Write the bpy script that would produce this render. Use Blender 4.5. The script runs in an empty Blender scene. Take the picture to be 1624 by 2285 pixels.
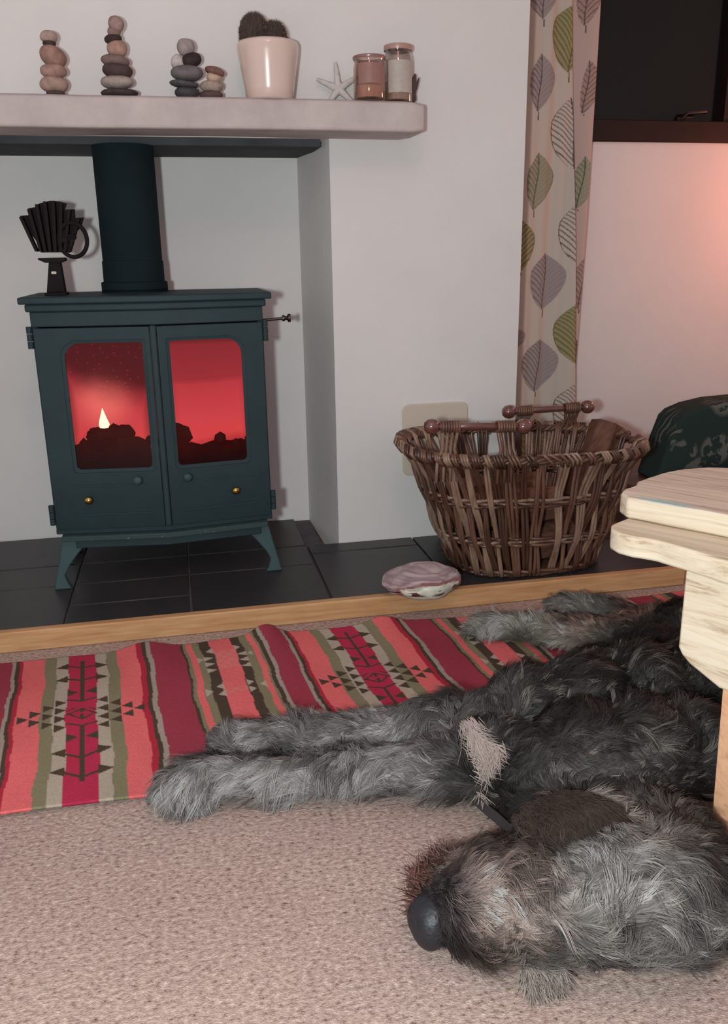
import bpy, bmesh, math, random
import numpy as np
from mathutils import Vector, Matrix
random.seed(7); rng = np.random.default_rng(7)
C = bpy.context.scene.collection
S = bpy.context.scene

# ------------------------------------------------------------------ camera
cam = bpy.data.cameras.new('camera'); co = bpy.data.objects.new('camera', cam); C.objects.link(co)
cam.sensor_fit = 'VERTICAL'; cam.sensor_height = 36.0; cam.lens = 1900/2285*36; cam.clip_start = .02
Rr = Vector((0.97742779, -0.210753, -0.01476778)); Rd = Vector((-0.07418624, -0.27693004, -0.958022)); Rf = Vector((0.19781637, 0.9374929, -0.28631409))
m = Matrix(((Rr.x, -Rd.x, -Rf.x, 0), (Rr.y, -Rd.y, -Rf.y, 0), (Rr.z, -Rd.z, -Rf.z, .8), (0, 0, 0, 1)))
co.matrix_world = m
S.camera = co

# ------------------------------------------------------------------ world, lamps, exposure
W = bpy.data.worlds.new('world'); S.world = W; W.use_nodes = True
W.node_tree.nodes['Background'].inputs[0].default_value = (.95, .88, .93, 1)
W.node_tree.nodes['Background'].inputs[1].default_value = .35
def lamp(name, typ, loc, energy, color, size=.2, rot=None):
    l = bpy.data.lights.new(name, typ); l.energy = energy; l.color = color
    if typ == 'AREA': l.size = size
    else: l.shadow_soft_size = size
    o = bpy.data.objects.new(name, l); C.objects.link(o); o.location = loc
    if rot: o.rotation_euler = rot
    return o
lamp('camera_flash_light', 'POINT', (-.17, -.06, .80), 80, (.91, 1.0, 1.0), .035)  # phone flash beside the camera, the unseen key light
lamp('ceiling_lamp_light', 'POINT', (.1, .2, 2.05), 11, (1.0, .36, .40), .15)
lamp('salt_lamp_light', 'POINT', (1.98, 2.22, 1.00), 7.5, (1.0, .25, .13), .07)
S.view_settings.view_transform = 'Standard'; S.view_settings.look = 'None'
S.view_settings.exposure = 0.0; S.view_settings.gamma = 1.0; S.view_settings.use_curve_mapping = False

# ------------------------------------------------------------------ helpers
def lin(r, g=None, b=None):
    if g is None: r, g, b = r
    f = lambda c: (c/255/12.92) if c/255 <= .04045 else ((c/255+.055)/1.055)**2.4
    return (f(r), f(g), f(b), 1)
def mat(name, col=(.5,.5,.5,1), rough=.6, metal=0, spec=.5, noise=None, bump=None, attr=None, emit=None, coat=0):
    """noise=(scale, colour2, lo, hi[, stretch]); bump=(scale, strength, dist)"""
    m = bpy.data.materials.new(name); m.use_nodes = True; nt = m.node_tree; n = nt.nodes; L = nt.links
    b = n['Principled BSDF']; b.inputs['Roughness'].default_value = rough; b.inputs['Metallic'].default_value = metal
    b.inputs['Specular IOR Level'].default_value = spec; b.inputs['Base Color'].default_value = col; b.inputs['Coat Weight'].default_value = coat
    tc = n.new('ShaderNodeTexCoord'); src = None
    if attr:
        a = n.new('ShaderNodeAttribute'); a.attribute_name = attr; src = a.outputs['Color']; L.new(src, b.inputs['Base Color'])
    if noise:
        mp = n.new('ShaderNodeMapping'); L.new(tc.outputs['Object'], mp.inputs[0])
        if len(noise) > 4: mp.inputs['Scale'].default_value = noise[4]
        nz = n.new('ShaderNodeTexNoise'); nz.inputs['Scale'].default_value = noise[0]; nz.inputs['Detail'].default_value = 6; nz.inputs['Roughness'].default_value = .65
        L.new(mp.outputs[0], nz.inputs['Vector'])
        mr = n.new('ShaderNodeMapRange'); mr.inputs[1].default_value = noise[2]; mr.inputs[2].default_value = noise[3]; L.new(nz.outputs[0], mr.inputs[0])
        mx = n.new('ShaderNodeMix'); mx.data_type = 'RGBA'; L.new(mr.outputs[0], mx.inputs[0])
        if src: L.new(src, mx.inputs[6])
        else: mx.inputs[6].default_value = col
        mx.inputs[7].default_value = noise[1]; L.new(mx.outputs[2], b.inputs['Base Color'])
    if bump:
        nz = n.new('ShaderNodeTexNoise'); nz.inputs['Scale'].default_value = bump[0]; nz.inputs['Detail'].default_value = 5; L.new(tc.outputs['Object'], nz.inputs['Vector'])
        bp = n.new('ShaderNodeBump'); bp.inputs['Strength'].default_value = bump[1]; bp.inputs['Distance'].default_value = bump[2]
        L.new(nz.outputs[0], bp.inputs['Height']); L.new(bp.outputs[0], b.inputs['Normal'])
    if emit:
        b.inputs['Emission Color'].default_value = emit[0]; b.inputs['Emission Strength'].default_value = emit[1]
    return m
def tag(o, label=None, cat=None, group=None, kind=None):
    if label: o['label'] = label
    if cat: o['category'] = cat
    if group: o['group'] = group
    if kind: o['kind'] = kind
    return o
def empty(name, loc=(0,0,0), label=None, cat=None, group=None):
    o = bpy.data.objects.new(name, None); C.objects.link(o); o.location = loc; o.empty_display_size = .05
    bpy.context.view_layer.update()
    return tag(o, label, cat, group)
def place(o, m, parent, smooth):
    if m: o.data.materials.append(m)
    C.objects.link(o)
    if parent is not None:
        o.parent = parent
        p = parent; off = Vector((0,0,0))
        while p is not None: off += p.location; p = p.parent
        o.location = o.location - off
    if smooth:
        me = o.data
        me.polygons.foreach_set('use_smooth', [True]*len(me.polygons))
        if smooth != True and smooth != 1: me.set_sharp_from_angle(angle=math.radians(smooth))
    return o
def obj(name, bm, m, parent=None, smooth=40, bevel=0, seg=2):
    bmesh.ops.recalc_face_normals(bm, faces=bm.faces)
    me = bpy.data.meshes.new(name); bm.to_mesh(me); bm.free()
    o = bpy.data.objects.new(name, me)
    place(o, m, parent, smooth)
    if bevel:
        b = o.modifiers.new('bevel', 'BEVEL'); b.width = bevel; b.segments = seg; b.limit_method = 'ANGLE'; b.angle_limit = math.radians(35)
    return o
def mesh_np(name, V, F, m, parent=None, cols=None, smooth=True):
    V = np.asarray(V, np.float32); F = np.asarray(F, np.int32)
    me = bpy.data.meshes.new(name); me.vertices.add(len(V)); me.vertices.foreach_set('co', V.ravel())
    k = F.shape[1]; me.loops.add(F.size); me.loops.foreach_set('vertex_index', F.ravel())
    me.polygons.add(len(F)); me.polygons.foreach_set('loop_start', np.arange(0, F.size, k, dtype=np.int32))
    me.update(calc_edges=True); me.validate()
    if cols is not None:
        a = me.color_attributes.new('col', 'FLOAT_COLOR', 'POINT')
        c = np.ones((len(V), 4), np.float32); c[:, :3] = cols; a.data.foreach_set('color', c.ravel())
    o = bpy.data.objects.new(name, me)
    return place(o, m, parent, smooth)
def box(bm, a, b, M=None):
    x0,y0,z0 = a; x1,y1,z1 = b
    v = [bm.verts.new(p) for p in [(x0,y0,z0),(x1,y0,z0),(x1,y1,z0),(x0,y1,z0),(x0,y0,z1),(x1,y0,z1),(x1,y1,z1),(x0,y1,z1)]]
    for f in [(0,3,2,1),(4,5,6,7),(0,1,5,4),(1,2,6,5),(2,3,7,6),(3,0,4,7)]: bm.faces.new([v[i] for i in f])
    if M is not None: bmesh.ops.transform(bm, matrix=M, verts=v)
    return v
def B(a, b, M=None):
    bm = bmesh.new(); box(bm, a, b, M); return bm
def prism(bm, pts, d, axis='z', M=None):
    """pts: 2D outline; extruded from d[0] to d[1] along axis"""
    def P(p, t): return {'z': (p[0],p[1],t), 'y': (p[0],t,p[1]), 'x': (t,p[0],p[1])}[axis]
    lo = [bm.verts.new(P(p, d[0])) for p in pts]; hi = [bm.verts.new(P(p, d[1])) for p in pts]
    bm.faces.new(lo[::-1]); bm.faces.new(hi); n = len(pts)
    for i in range(n): bm.faces.new([lo[i], lo[(i+1)%n], hi[(i+1)%n], hi[i]])
    if M is not None: bmesh.ops.transform(bm, matrix=M, verts=lo+hi)
def lathe(bm, prof, c=(0,0,0), n=32, M=None, sy=1.0):
    rings = []
    for r, z in prof:
        if r < 1e-6: rings.append([bm.verts.new((c[0], c[1], c[2]+z))])
        else: rings.append([bm.verts.new((c[0]+r*math.cos(2*math.pi*i/n), c[1]+sy*r*math.sin(2*math.pi*i/n), c[2]+z)) for i in range(n)])
    for A, Bq in zip(rings, rings[1:]):
        for i in range(n):
            j = (i+1) % n
            if len(A) == 1 and len(Bq) == 1: continue
            if len(A) == 1: bm.faces.new([A[0], Bq[j], Bq[i]])
            elif len(Bq) == 1: bm.faces.new([A[i], A[j], Bq[0]])
            else: bm.faces.new([A[i], A[j], Bq[j], Bq[i]])
    if M is not None: bmesh.ops.transform(bm, matrix=M, verts=[v for r in rings for v in r])
def tube(bm, pts, r, n=8, closed=False, caps=True):
    pts = [Vector(p) for p in pts]; N = len(pts); rs = r if isinstance(r, (list, tuple)) else [r]*N
    rings = []; up = None
    for i, p in enumerate(pts):
        if closed: t = pts[(i+1)%N]-pts[i-1]
        else: t = pts[min(i+1,N-1)]-pts[max(i-1,0)]
        t.normalize()
        if up is None: up = t.cross(Vector((0,0,1))) if abs(t.z) < .9 else t.cross(Vector((1,0,0)))
        up = (up - t*up.dot(t)).normalized(); w = t.cross(up)
        rings.append([bm.verts.new(p + (up*math.cos(2*math.pi*k/n)+w*math.sin(2*math.pi*k/n))*rs[i]) for k in range(n)])
    for i in range(N if closed else N-1):
        A, Bq = rings[i], rings[(i+1)%N]
        for k in range(n): bm.faces.new([A[k], A[(k+1)%n], Bq[(k+1)%n], Bq[k]])
    if caps and not closed: bm.faces.new(rings[0][::-1]); bm.faces.new(rings[-1])
def lump(bm, c, s, rot=(0,0,0), amp=.08, seed=0, sub=3, pw=1.0):
    """an irregular pebble-like ellipsoid"""
    r = bmesh.ops.create_icosphere(bm, subdivisions=sub, radius=1)
    R = Matrix.Rotation(rot[2],3,'Z') @ Matrix.Rotation(rot[1],3,'Y') @ Matrix.Rotation(rot[0],3,'X')
    rd = random.Random(seed); ph = [rd.uniform(0,6.28) for _ in range(6)]
    for v in r['verts']:
        p = v.co.copy(); k = 1+amp*(math.sin(2.1*p.x+ph[0])+math.sin(2.7*p.y+ph[1])+math.sin(2.3*p.z+ph[2])+.5*math.sin(5*p.x+3*p.z+ph[3]))/2
        q = Vector([math.copysign(abs(a)**pw, a) for a in p])*k
        q = Vector((q.x*s[0], q.y*s[1], q.z*s[2])); v.co = R @ q + Vector(c)
    return r['verts']
def grid_faces(nx, ny):
    i = np.arange(nx*ny).reshape(ny, nx)
    return np.stack([i[:-1,:-1], i[:-1,1:], i[1:,1:], i[1:,:-1]], -1).reshape(-1, 4)

# ------------------------------------------------------------------ materials
M_wall = mat('plaster_white', lin(218,216,214), .85, spec=.25, noise=(1.6, lin(210,208,206), .35, .7), bump=(38, .25, .004))
M_lintel = mat('dark_lintel', lin(78,80,84), .9, spec=.2, noise=(9, lin(60,62,66), .3, .7), bump=(30,.3,.004))  # dark grey for the underside of the fireplace lintel
M_carpet = None
M_oak = mat('oak_edging', lin(196,154,112), .5, spec=.3, noise=(7, lin(168,120,80), .35, .75, (1.2,14,14)), bump=(60,.1,.002))
M_slate = mat('slate', lin(52,49,50), .42, spec=.5, noise=(7, lin(40,40,44), .3, .7), bump=(24,.25,.003))
M_grout = mat('grout', lin(92,88,92), .85, noise=(30, lin(70,66,70), .3, .7))
M_stone = mat('mantel_stone', lin(196,186,182), .8, spec=.25, noise=(7, lin(168,156,156), .35, .8), bump=(26,.35,.006))
M_stove = mat('stove_enamel', lin(40,58,62), .6, spec=.22, noise=(14, lin(35,50,55), .3, .7), bump=(120,.15,.001))
M_stove_leg = mat('stove_leg_enamel', lin(56,78,80), .55, spec=.25, noise=(14, lin(48,68,70), .3, .7))
M_flue = mat('flue_enamel', lin(24,36,40), .85, spec=.12, noise=(9, lin(20,31,36), .3, .7), bump=(70,.2,.002))
M_fire_in = mat('firebox_black', (.010,.006,.005,1), .9, spec=.1)
M_brass = mat('aged_brass', lin(190,160,90), .22, metal=1)
M_chrome = mat('dark_metal', lin(90,84,80), .3, metal=1)
M_black = mat('fan_black', lin(26,22,25), .75, spec=.12, noise=(20, lin(34,26,26), .4, .7))
M_ash = mat('ash_edge', lin(40,60,62), .8, noise=(110, lin(130,142,140), .62, .78))
M_night = mat('night_glass', (.006,.005,.004,1), .12, spec=.35)
M_frame = mat('dark_window_frame', lin(34,18,14), .5, spec=.3, noise=(8, lin(26,14,12), .3, .7, (1,1,1)))
M_plate = mat('beige_plate', lin(196,184,170), .6, spec=.3)
M_wick = [mat('willow_'+n, c, .38, spec=.55, noise=(40, c2, .35, .7, (1,1,.25))) for n, c, c2 in
          (('dark', lin(84,56,45), lin(58,38,30)), ('mid', lin(114,82,66), lin(74,50,40)), ('pale', lin(150,124,106), lin(98,72,58)))]
M_rim = mat('willow_rim', lin(98,66,54), .45, spec=.5, noise=(45, lin(66,42,34), .35, .7))
M_rod = mat('handle_rod', lin(96,58,52), .2, spec=.8, coat=.6)
M_log = mat('firewood_bark', lin(112,80,66), .85, spec=.2, noise=(22, lin(78,48,40), .35, .7, (1,6,1)), bump=(40,.5,.006))
M_pine = None
M_peb = {}
def pebble_mat(c):
    k = tuple(c)
    if k not in M_peb: M_peb[k] = mat('pebble_%d' % len(M_peb), lin(*c), .75, spec=.3, noise=(55, lin(*[int(x*.72) for x in c]), .4, .75))
    return M_peb[k]

# carpet: speckled looped wool
def carpet_mat():
    m = bpy.data.materials.new('wool_carpet'); m.use_nodes = True; n = m.node_tree.nodes; L = m.node_tree.links; b = n['Principled BSDF']
    b.inputs['Roughness'].default_value = .95; b.inputs['Specular IOR Level'].default_value = .1
    tc = n.new('ShaderNodeTexCoord'); mp = n.new('ShaderNodeMapping'); mp.inputs['Scale'].default_value = (1,1.5,1); L.new(tc.outputs['Object'], mp.inputs[0])
    def nz(s, d): 
        x = n.new('ShaderNodeTexNoise'); x.inputs['Scale'].default_value = s; x.inputs['Detail'].default_value = d; x.inputs['Roughness'].default_value = .7; L.new(mp.outputs[0], x.inputs['Vector']); return x
    a, c, e = nz(120, 4), nz(4, 3), nz(300, 3)
    r = n.new('ShaderNodeValToRGB'); L.new(a.outputs[0], r.inputs[0])
    r.color_ramp.elements[0].position = .30; r.color_ramp.elements[0].color = lin(92,74,68)
    r.color_ramp.elements[1].position = .74; r.color_ramp.elements[1].color = lin(222,204,192)
    k = r.color_ramp.elements.new(.42); k.color = lin(160,138,130)
    k = r.color_ramp.elements.new(.58); k.color = lin(188,166,157)
    mx = n.new('ShaderNodeMix'); mx.data_type = 'RGBA'; mx.blend_type = 'MULTIPLY'; mx.inputs[0].default_value = .8; L.new(r.outputs[0], mx.inputs[6])
    r2 = n.new('ShaderNodeValToRGB'); L.new(c.outputs[0], r2.inputs[0]); r2.color_ramp.elements[0].position = .35; r2.color_ramp.elements[0].color = (.90,.86,.86,1); r2.color_ramp.elements[1].position = .65; r2.color_ramp.elements[1].color = (1,1,.98,1)
    L.new(r2.outputs[0], mx.inputs[7]); L.new(mx.outputs[2], b.inputs['Base Color'])
    ad = n.new('ShaderNodeMath'); ad.operation = 'ADD'; L.new(a.outputs[0], ad.inputs[0]); L.new(e.outputs[0], ad.inputs[1])
    bp = n.new('ShaderNodeBump'); bp.inputs['Strength'].default_value = .55; bp.inputs['Distance'].default_value = .006; L.new(ad.outputs[0], bp.inputs['Height']); L.new(bp.outputs[0], b.inputs['Normal'])
    return m
M_carpet = carpet_mat()

def pine_mat(name, c1, c2, c3, ax):
    m = bpy.data.materials.new(name); m.use_nodes = True; n = m.node_tree.nodes; L = m.node_tree.links; b = n['Principled BSDF']
    b.inputs['Roughness'].default_value = .65; b.inputs['Specular IOR Level'].default_value = .25
    tc = n.new('ShaderNodeTexCoord'); mq = n.new('ShaderNodeMapping'); mq.inputs['Rotation'].default_value = (0,0,ax); L.new(tc.outputs['Object'], mq.inputs[0]); mp = n.new('ShaderNodeMapping'); mp.inputs['Scale'].default_value = (1.6,22,30); L.new(mq.outputs[0], mp.inputs[0])
    x = n.new('ShaderNodeTexNoise'); x.inputs['Scale'].default_value = 3; x.inputs['Detail'].default_value = 7; x.inputs['Roughness'].default_value = .7; x.inputs['Distortion'].default_value = .6; L.new(mp.outputs[0], x.inputs['Vector'])
    r = n.new('ShaderNodeValToRGB'); L.new(x.outputs[0], r.inputs[0]); e = r.color_ramp.elements
    e[0].position = .33; e[0].color = c3; e[1].position = .62; e[1].color = c1; k = e.new(.46); k.color = c2
    L.new(r.outputs[0], b.inputs['Base Color'])
    bp = n.new('ShaderNodeBump'); bp.inputs['Strength'].default_value = .35; bp.inputs['Distance'].default_value = .002; L.new(x.outputs[0], bp.inputs['Height']); L.new(bp.outputs[0], b.inputs['Normal'])
    return m
AX = math.atan2(.81, .59)
M_pine = pine_mat('weathered_pine', lin(212,200,180), lin(202,186,162), lin(158,136,112), AX)
M_pine_top = pine_mat('weathered_pine_top', lin(218,204,186), lin(196,180,164), lin(150,136,126), AX)
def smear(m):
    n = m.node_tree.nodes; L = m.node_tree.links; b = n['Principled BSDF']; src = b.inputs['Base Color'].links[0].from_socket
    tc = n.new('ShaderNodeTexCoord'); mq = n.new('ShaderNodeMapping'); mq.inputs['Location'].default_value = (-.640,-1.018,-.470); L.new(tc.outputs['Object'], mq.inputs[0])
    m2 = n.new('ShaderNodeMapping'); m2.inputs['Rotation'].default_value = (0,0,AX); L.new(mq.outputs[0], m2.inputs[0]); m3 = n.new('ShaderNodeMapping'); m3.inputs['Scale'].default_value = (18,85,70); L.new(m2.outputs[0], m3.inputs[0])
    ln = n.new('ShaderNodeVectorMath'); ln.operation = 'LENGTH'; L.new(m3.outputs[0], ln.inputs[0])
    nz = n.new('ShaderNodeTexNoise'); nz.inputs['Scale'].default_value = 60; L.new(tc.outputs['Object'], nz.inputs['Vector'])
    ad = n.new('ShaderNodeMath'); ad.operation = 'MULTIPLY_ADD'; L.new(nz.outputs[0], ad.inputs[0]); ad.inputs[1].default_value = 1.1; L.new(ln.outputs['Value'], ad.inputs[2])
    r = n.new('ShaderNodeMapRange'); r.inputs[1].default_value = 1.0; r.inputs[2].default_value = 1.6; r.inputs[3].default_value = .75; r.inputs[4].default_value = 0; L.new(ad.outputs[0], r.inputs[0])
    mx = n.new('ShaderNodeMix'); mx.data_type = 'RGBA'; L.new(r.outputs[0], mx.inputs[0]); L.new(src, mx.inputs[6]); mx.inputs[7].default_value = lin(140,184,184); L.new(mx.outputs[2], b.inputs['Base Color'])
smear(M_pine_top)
M_orange = pine_mat('orange_pine', lin(240,190,152), lin(232,178,140), lin(210,154,116), AX)

# ------------------------------------------------------------------ the room
HZ = .045; YB = 2.2; YA = 2.46; YW = 2.6
def struct(name, bm, m, **k):
    o = obj(name, bm, m, **k); o['kind'] = 'structure'; return o
struct('floor', B((-2,-1.8,-.05),(2.6,YW,0)), M_carpet)
struct('ceiling', B((-2,-1.8,2.3),(2.6,YW+.1,2.4)), M_wall)
struct('wall_left', B((-2.1,-1.8,0),(-2,YW,2.3)), M_wall)
struct('wall_right', B((2.6,-1.8,0),(2.7,YW,2.3)), M_wall)
bm = bmesh.new()   # window wall with an opening
WX0, WX1, WZ0, WZ1 = 1.10, 2.3, 1.14, 2.1
box(bm, (-2,YW,0),(WX0,YW+.1,2.3)); box(bm, (WX1,YW,0),(2.6,YW+.1,2.3)); box(bm, (WX0,YW,0),(WX1,YW+.1,WZ0)); box(bm, (WX0,YW,WZ1),(WX1,YW+.1,2.3))
struct('wall_back', bm, M_wall)
bm = bmesh.new()   # chimney breast: pier with splayed reveal, lintel, left pier, back of the fireplace
prism(bm, [(.392,YB),(.897,YB),(.897,YW),(.345,YW),(.349,YA)], (0, 2.3), 'z')
prism(bm, [(-1.3,YB),(-.62,YB),(-.58,YA),(-.58,YW),(-1.3,YW)], (0, 2.3), 'z')
box(bm, (-.62,YB,1.077),(.392,YW,2.3))
struct('wall_chimney_breast', bm, M_wall)
struct('wall_fireplace', B((-.58,YA,0),(.349,YW-.001,1.062)), M_wall)
struct('trim_1', B((-.60,YB+.012,1.060),(.372,YA,1.0765)), M_lintel)

# window: dark at night
w = struct('window_1', B((WX0,YW+.045,WZ0),(WX1,YW+.05,WZ1)), M_night)
bm = bmesh.new()
for a, b_ in (((WX0,YW-.012,WZ0-.012),(WX1,YW+.06,WZ0+.05)), ((WX0,YW,WZ1-.05),(WX1,YW+.06,WZ1)), ((WX0,YW,WZ0),(WX0+.05,YW+.06,WZ1)), ((WX1-.05,YW,WZ0),(WX1,YW+.06,WZ1)), ((1.725,YW+.01,WZ0),(1.77,YW+.06,WZ1))): box(bm, a, b_)
obj('window_frame', bm, M_frame, w, bevel=.003)
bm = bmesh.new(); tube(bm, [(1.58,YW+.03,WZ0+.05),(1.60,YW+.015,WZ0+.075),(1.66,YW+.008,WZ0+.08)], .006)
obj('window_latch', bm, M_chrome, w)

# hearth
hearth = empty('hearth', (0, 1.8, 0), 'raised slate tiled hearth with an oak edging strip under the stove', 'hearth')
obj('hearth_base', B((-1.1,1.806,0),(1.19,YB-.001,.0375)), M_grout, hearth)
obj('hearth_base', B((.899,YB-.001,0),(1.19,YW-.002,.0374)), M_grout, hearth)
obj('hearth_base', B((-.579,YB-.001,.0),(.348,YA-.001,.0372)), M_grout, hearth)
def tile(x0,x1,y0,y1):
    g = .0025; dz = random.uniform(-.0006,.0006)
    obj('slate_tile', B((x0+g,y0+g,.030),(x1-g,y1-g,HZ+dz)), M_slate, hearth, bevel=.0015, seg=1)
XS = [-1.1,-.86,-.575,-.29,-.018,.302,.60,.90,1.19]
for i in range(8):
    x0, x1 = XS[i], XS[i+1]
    yb = 2.2
    ys = [1.806,2.05,2.2] if i != 3 else [1.806,1.911,2.05,2.2]
    if i in (5,): ys = [1.806,2.13,2.2]
    if x0 >= .9: x0 = .9; ys[-1] = 2.32; ys.append(2.58)
    for a, b_ in zip(ys, ys[1:]): tile(x0, x1, a, b_)
for x0, x1 in ((-.575,-.29),(-.29,-.018),(-.018,.302)):
    tile(x0, x1, 2.2, 2.455)
bm = B((-1.1,1.784,0),(1.195,1.8065,HZ+.002)); box(bm, (1.1905,1.806,0),(1.213,YW-.002,HZ+.002))
obj('wood_edging', bm, M_oak, hearth, bevel=.003)

# mantel shelf
prof = [(2.07,1.081),(2.074,1.077),(2.199,1.077),(2.199,1.1425),(2.078,1.1425),(2.07,1.137)]
bm = bmesh.new(); N = 60
xs = [-1.25 + (0.596+1.25)*i/N for i in range(N+1)]
rings = []
for x in xs:
    k = 0 if x < .56 else ((x-.56)/.036)**2*.010
    dy = .0018*math.sin(9*x)+.001*math.sin(31*x)
    rings.append([bm.verts.new((x, y+(k+dy if y < 2.1 else 0), z+(.0012*math.sin(7*x+y*9)-(k*.3 if z > 1.1 else -k*.5)))) for y, z in prof])
for A, Bq in zip(rings, rings[1:]):
    for i in range(6): bm.faces.new([A[i], A[(i+1)%6], Bq[(i+1)%6], Bq[i]])
bm.faces.new(rings[0]); bm.faces.new(rings[-1][::-1])
tag(obj('mantel_shelf', bm, M_stone, bevel=.004), 'thick pale stone mantel shelf with softened edges above the fireplace', 'shelf')

# wall plate
def rrect(x0,x1,z0,z1,r,n=6):
    P = []
    for cx, cz, a0 in ((x1-r,z1-r,0),(x0+r,z1-r,90),(x0+r,z0+r,180),(x1-r,z0+r,270)):
        for i in range(n+1):
            a = math.radians(a0+90*i/n); P.append((cx+r*math.cos(a), cz+r*math.sin(a)))
    return P
bm = bmesh.new(); prism(bm, rrect(.573,.757,.225,.421,.018), (YB-.008,YB), 'y')
tag(obj('wall_plate', bm, M_plate, bevel=.003), 'beige square plate with rounded corners on the wall behind the basket', 'wall plate')

# ------------------------------------------------------------------ curtain (printed leaves as flat colour)
LEAF = [((1.054,1.552),(1.061,1.43),(1.062,1.41),1.008,1.101,'g'),((1.175,1.481),(1.151,1.299),(1.152,1.274),1.084,1.206,'G'),((1.059,1.342),(1.056,1.194),(1.056,1.169),1.023,1.104,'g'),
((1.161,1.235),(1.182,1.042),(1.182,1.04),1.1,1.262,'l'),((1.063,1.084),(1.054,.927),(1.055,.905),1.023,1.113,'gg'),((1.009,.902),(1.018,.751),(1.018,.741),.966,1.061,'G'),
((1.195,.946),(1.205,.774),(1.205,.77),1.138,1.274,'l'),((1.102,.804),(1.101,.639),(1.102,.615),1.048,1.168,'g'),((1.212,.659),(1.224,.469),(1.224,.465),1.136,1.295,'G'),
((1.097,.549),(1.085,.387),(1.086,.351),1.025,1.155,'g'),((.995,.591),(1.002,.515),(1.003,.501),.968,1.039,'g'),((1.227,.416),(1.224,.221),(1.224,.213),1.145,1.32,'l'),
((1.09,.3),(1.08,.14),(1.08,.12),1.03,1.14,'G'),((1.06,1.76),(1.06,1.60),(1.06,1.58),1.0,1.12,'G'),((1.15,1.74),(1.15,1.56),(1.15,1.55),1.1,1.21,'l')]
LEAF2 = [((1.22,1.336),(1.211,1.195),(1.212,1.189),1.199,1.259,'gp'),((1.223,1.078),(1.21,.931),(1.21,.925),1.187,1.256,'gg'),((1.238,.789),(1.229,.637),(1.229,.623),1.199,1.277,'gp'),
((1.227,.541),(1.218,.345),(1.218,.338),1.204,1.288,'gp'),((1.198,1.548),(1.204,1.426),(1.206,1.406),1.175,1.243,'gp')]
def paint_leaves(X, Z, LL, col):
    P = {'g': (lin(150,143,142)[:3], lin(108,102,102)[:3], .0042), 'gg': (lin(148,148,128)[:3], lin(110,110,92)[:3], .0042), 'G': (lin(146,144,108)[:3], lin(112,110,76)[:3], .006),
         'l': (None, lin(104,96,92)[:3], .0042), 'gp': (lin(160,138,130)[:3], lin(120,100,92)[:3], .0042)}
    for t, b, s, l, r, k in LL:
        t, b, s = map(np.array, (t, b, s)); ax = b-t; Ln = np.linalg.norm(ax)
        v = ((X-t[0])*ax[0]+(Z-t[1])*ax[1])/Ln**2                       # 0 tip .. 1 base
        cx = t[0]+ax[0]*v + .004*np.sin(v*5); d = X-cx
        sh = np.where((v > 0) & (v < 1), np.sin(np.pi*np.clip(v,0,1)**.82)**.72*np.where(v<.3,(np.clip(v,0,1)/.3)**.35,1), 0)
        mid = t[0]+ax[0]*.58; wl = (mid-l)*sh; wr = (r-mid)*sh
        ins = (d > -wl) & (d < wr) & (sh > 0)
        base, dark, lw = P[k]
        if base is not None: col[ins] = base
        dn = np.where(d < 0, -d/np.maximum(wl,1e-4), d/np.maximum(wr,1e-4))
        vein = ((v*Ln + np.abs(d)*1.35 - .45*np.abs(d)*dn) % .0155) < lw
        right_faint = (k in ('g','gg')) & (d > 0)
        vm = ins & vein & (dn < .97)
        col[vm & ~right_faint] = dark
        if base is not None: col[vm & right_faint] = (np.array(base)*.86)
        ed = ins & (dn > .95) & (k != 'g'); col[ed] = dark
        # midrib and stem
        st = np.linalg.norm(s-t); vs = (t[1]-Z)/(t[1]-s[1])
        xm = np.where(v <= 1, cx, b[0]+(s[0]-b[0])*np.clip((v-1)*Ln/max(1e-3,np.linalg.norm(s-b)),0,1))
        rib = (np.abs(X-xm) < .0019) & (v > 0) & (Z > s[1])
        col[rib] = np.array(dark)*.75
zz = np.arange(.06, 2.05, .0024)
def fold_x(z): return np.interp(z, [.1,.345,.757,1.134,1.48,2.1], [1.226,1.221,1.196,1.173,1.152,1.125])
def right_x(z): return np.interp(z, [.1,.344,.886,1.255,1.484,2.1], [1.218,1.226,1.240,1.243,1.244,1.246])
nu = 150; u = np.linspace(0, 1, nu)
Zg, Ug = np.meshgrid(zz, u, indexing='ij')
Fx = fold_x(Zg); X1 = .93+(Fx-.93)*Ug; Y1 = 2.505+.010*np.sin((X1-.9)*34+.4*np.sin(Zg*3))+.003*np.sin(X1*120)
cc = np.empty((Zg.size,3)); cc[:] = lin(186,180,170)[:3]
paint_leaves(X1.ravel(), Zg.ravel(), LEAF, cc)
nu2 = 60; u2 = np.linspace(0, 1, nu2); Z2, U2 = np.meshgrid(zz, u2, indexing='ij')
fx, rx = fold_x(Z2), right_x(Z2); X2 = (fx-.03)+(np.maximum(rx,fx+.012)-(fx-.03))*U2; Y2 = 2.535+.008*np.sin(U2*5)
c2 = np.empty((Z2.size,3)); c2[:] = lin(184,164,156)[:3]
paint_leaves(X2.ravel(), Z2.ravel(), LEAF2, c2)
Yjoin = Y1.copy()
V1 = np.stack([X1, Y1, Zg], -1).reshape(-1,3); V2 = np.stack([X2, Y2, Z2], -1).reshape(-1,3)
F1 = grid_faces(nu, len(zz)); F2 = grid_faces(nu2, len(zz))+len(V1)
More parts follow.
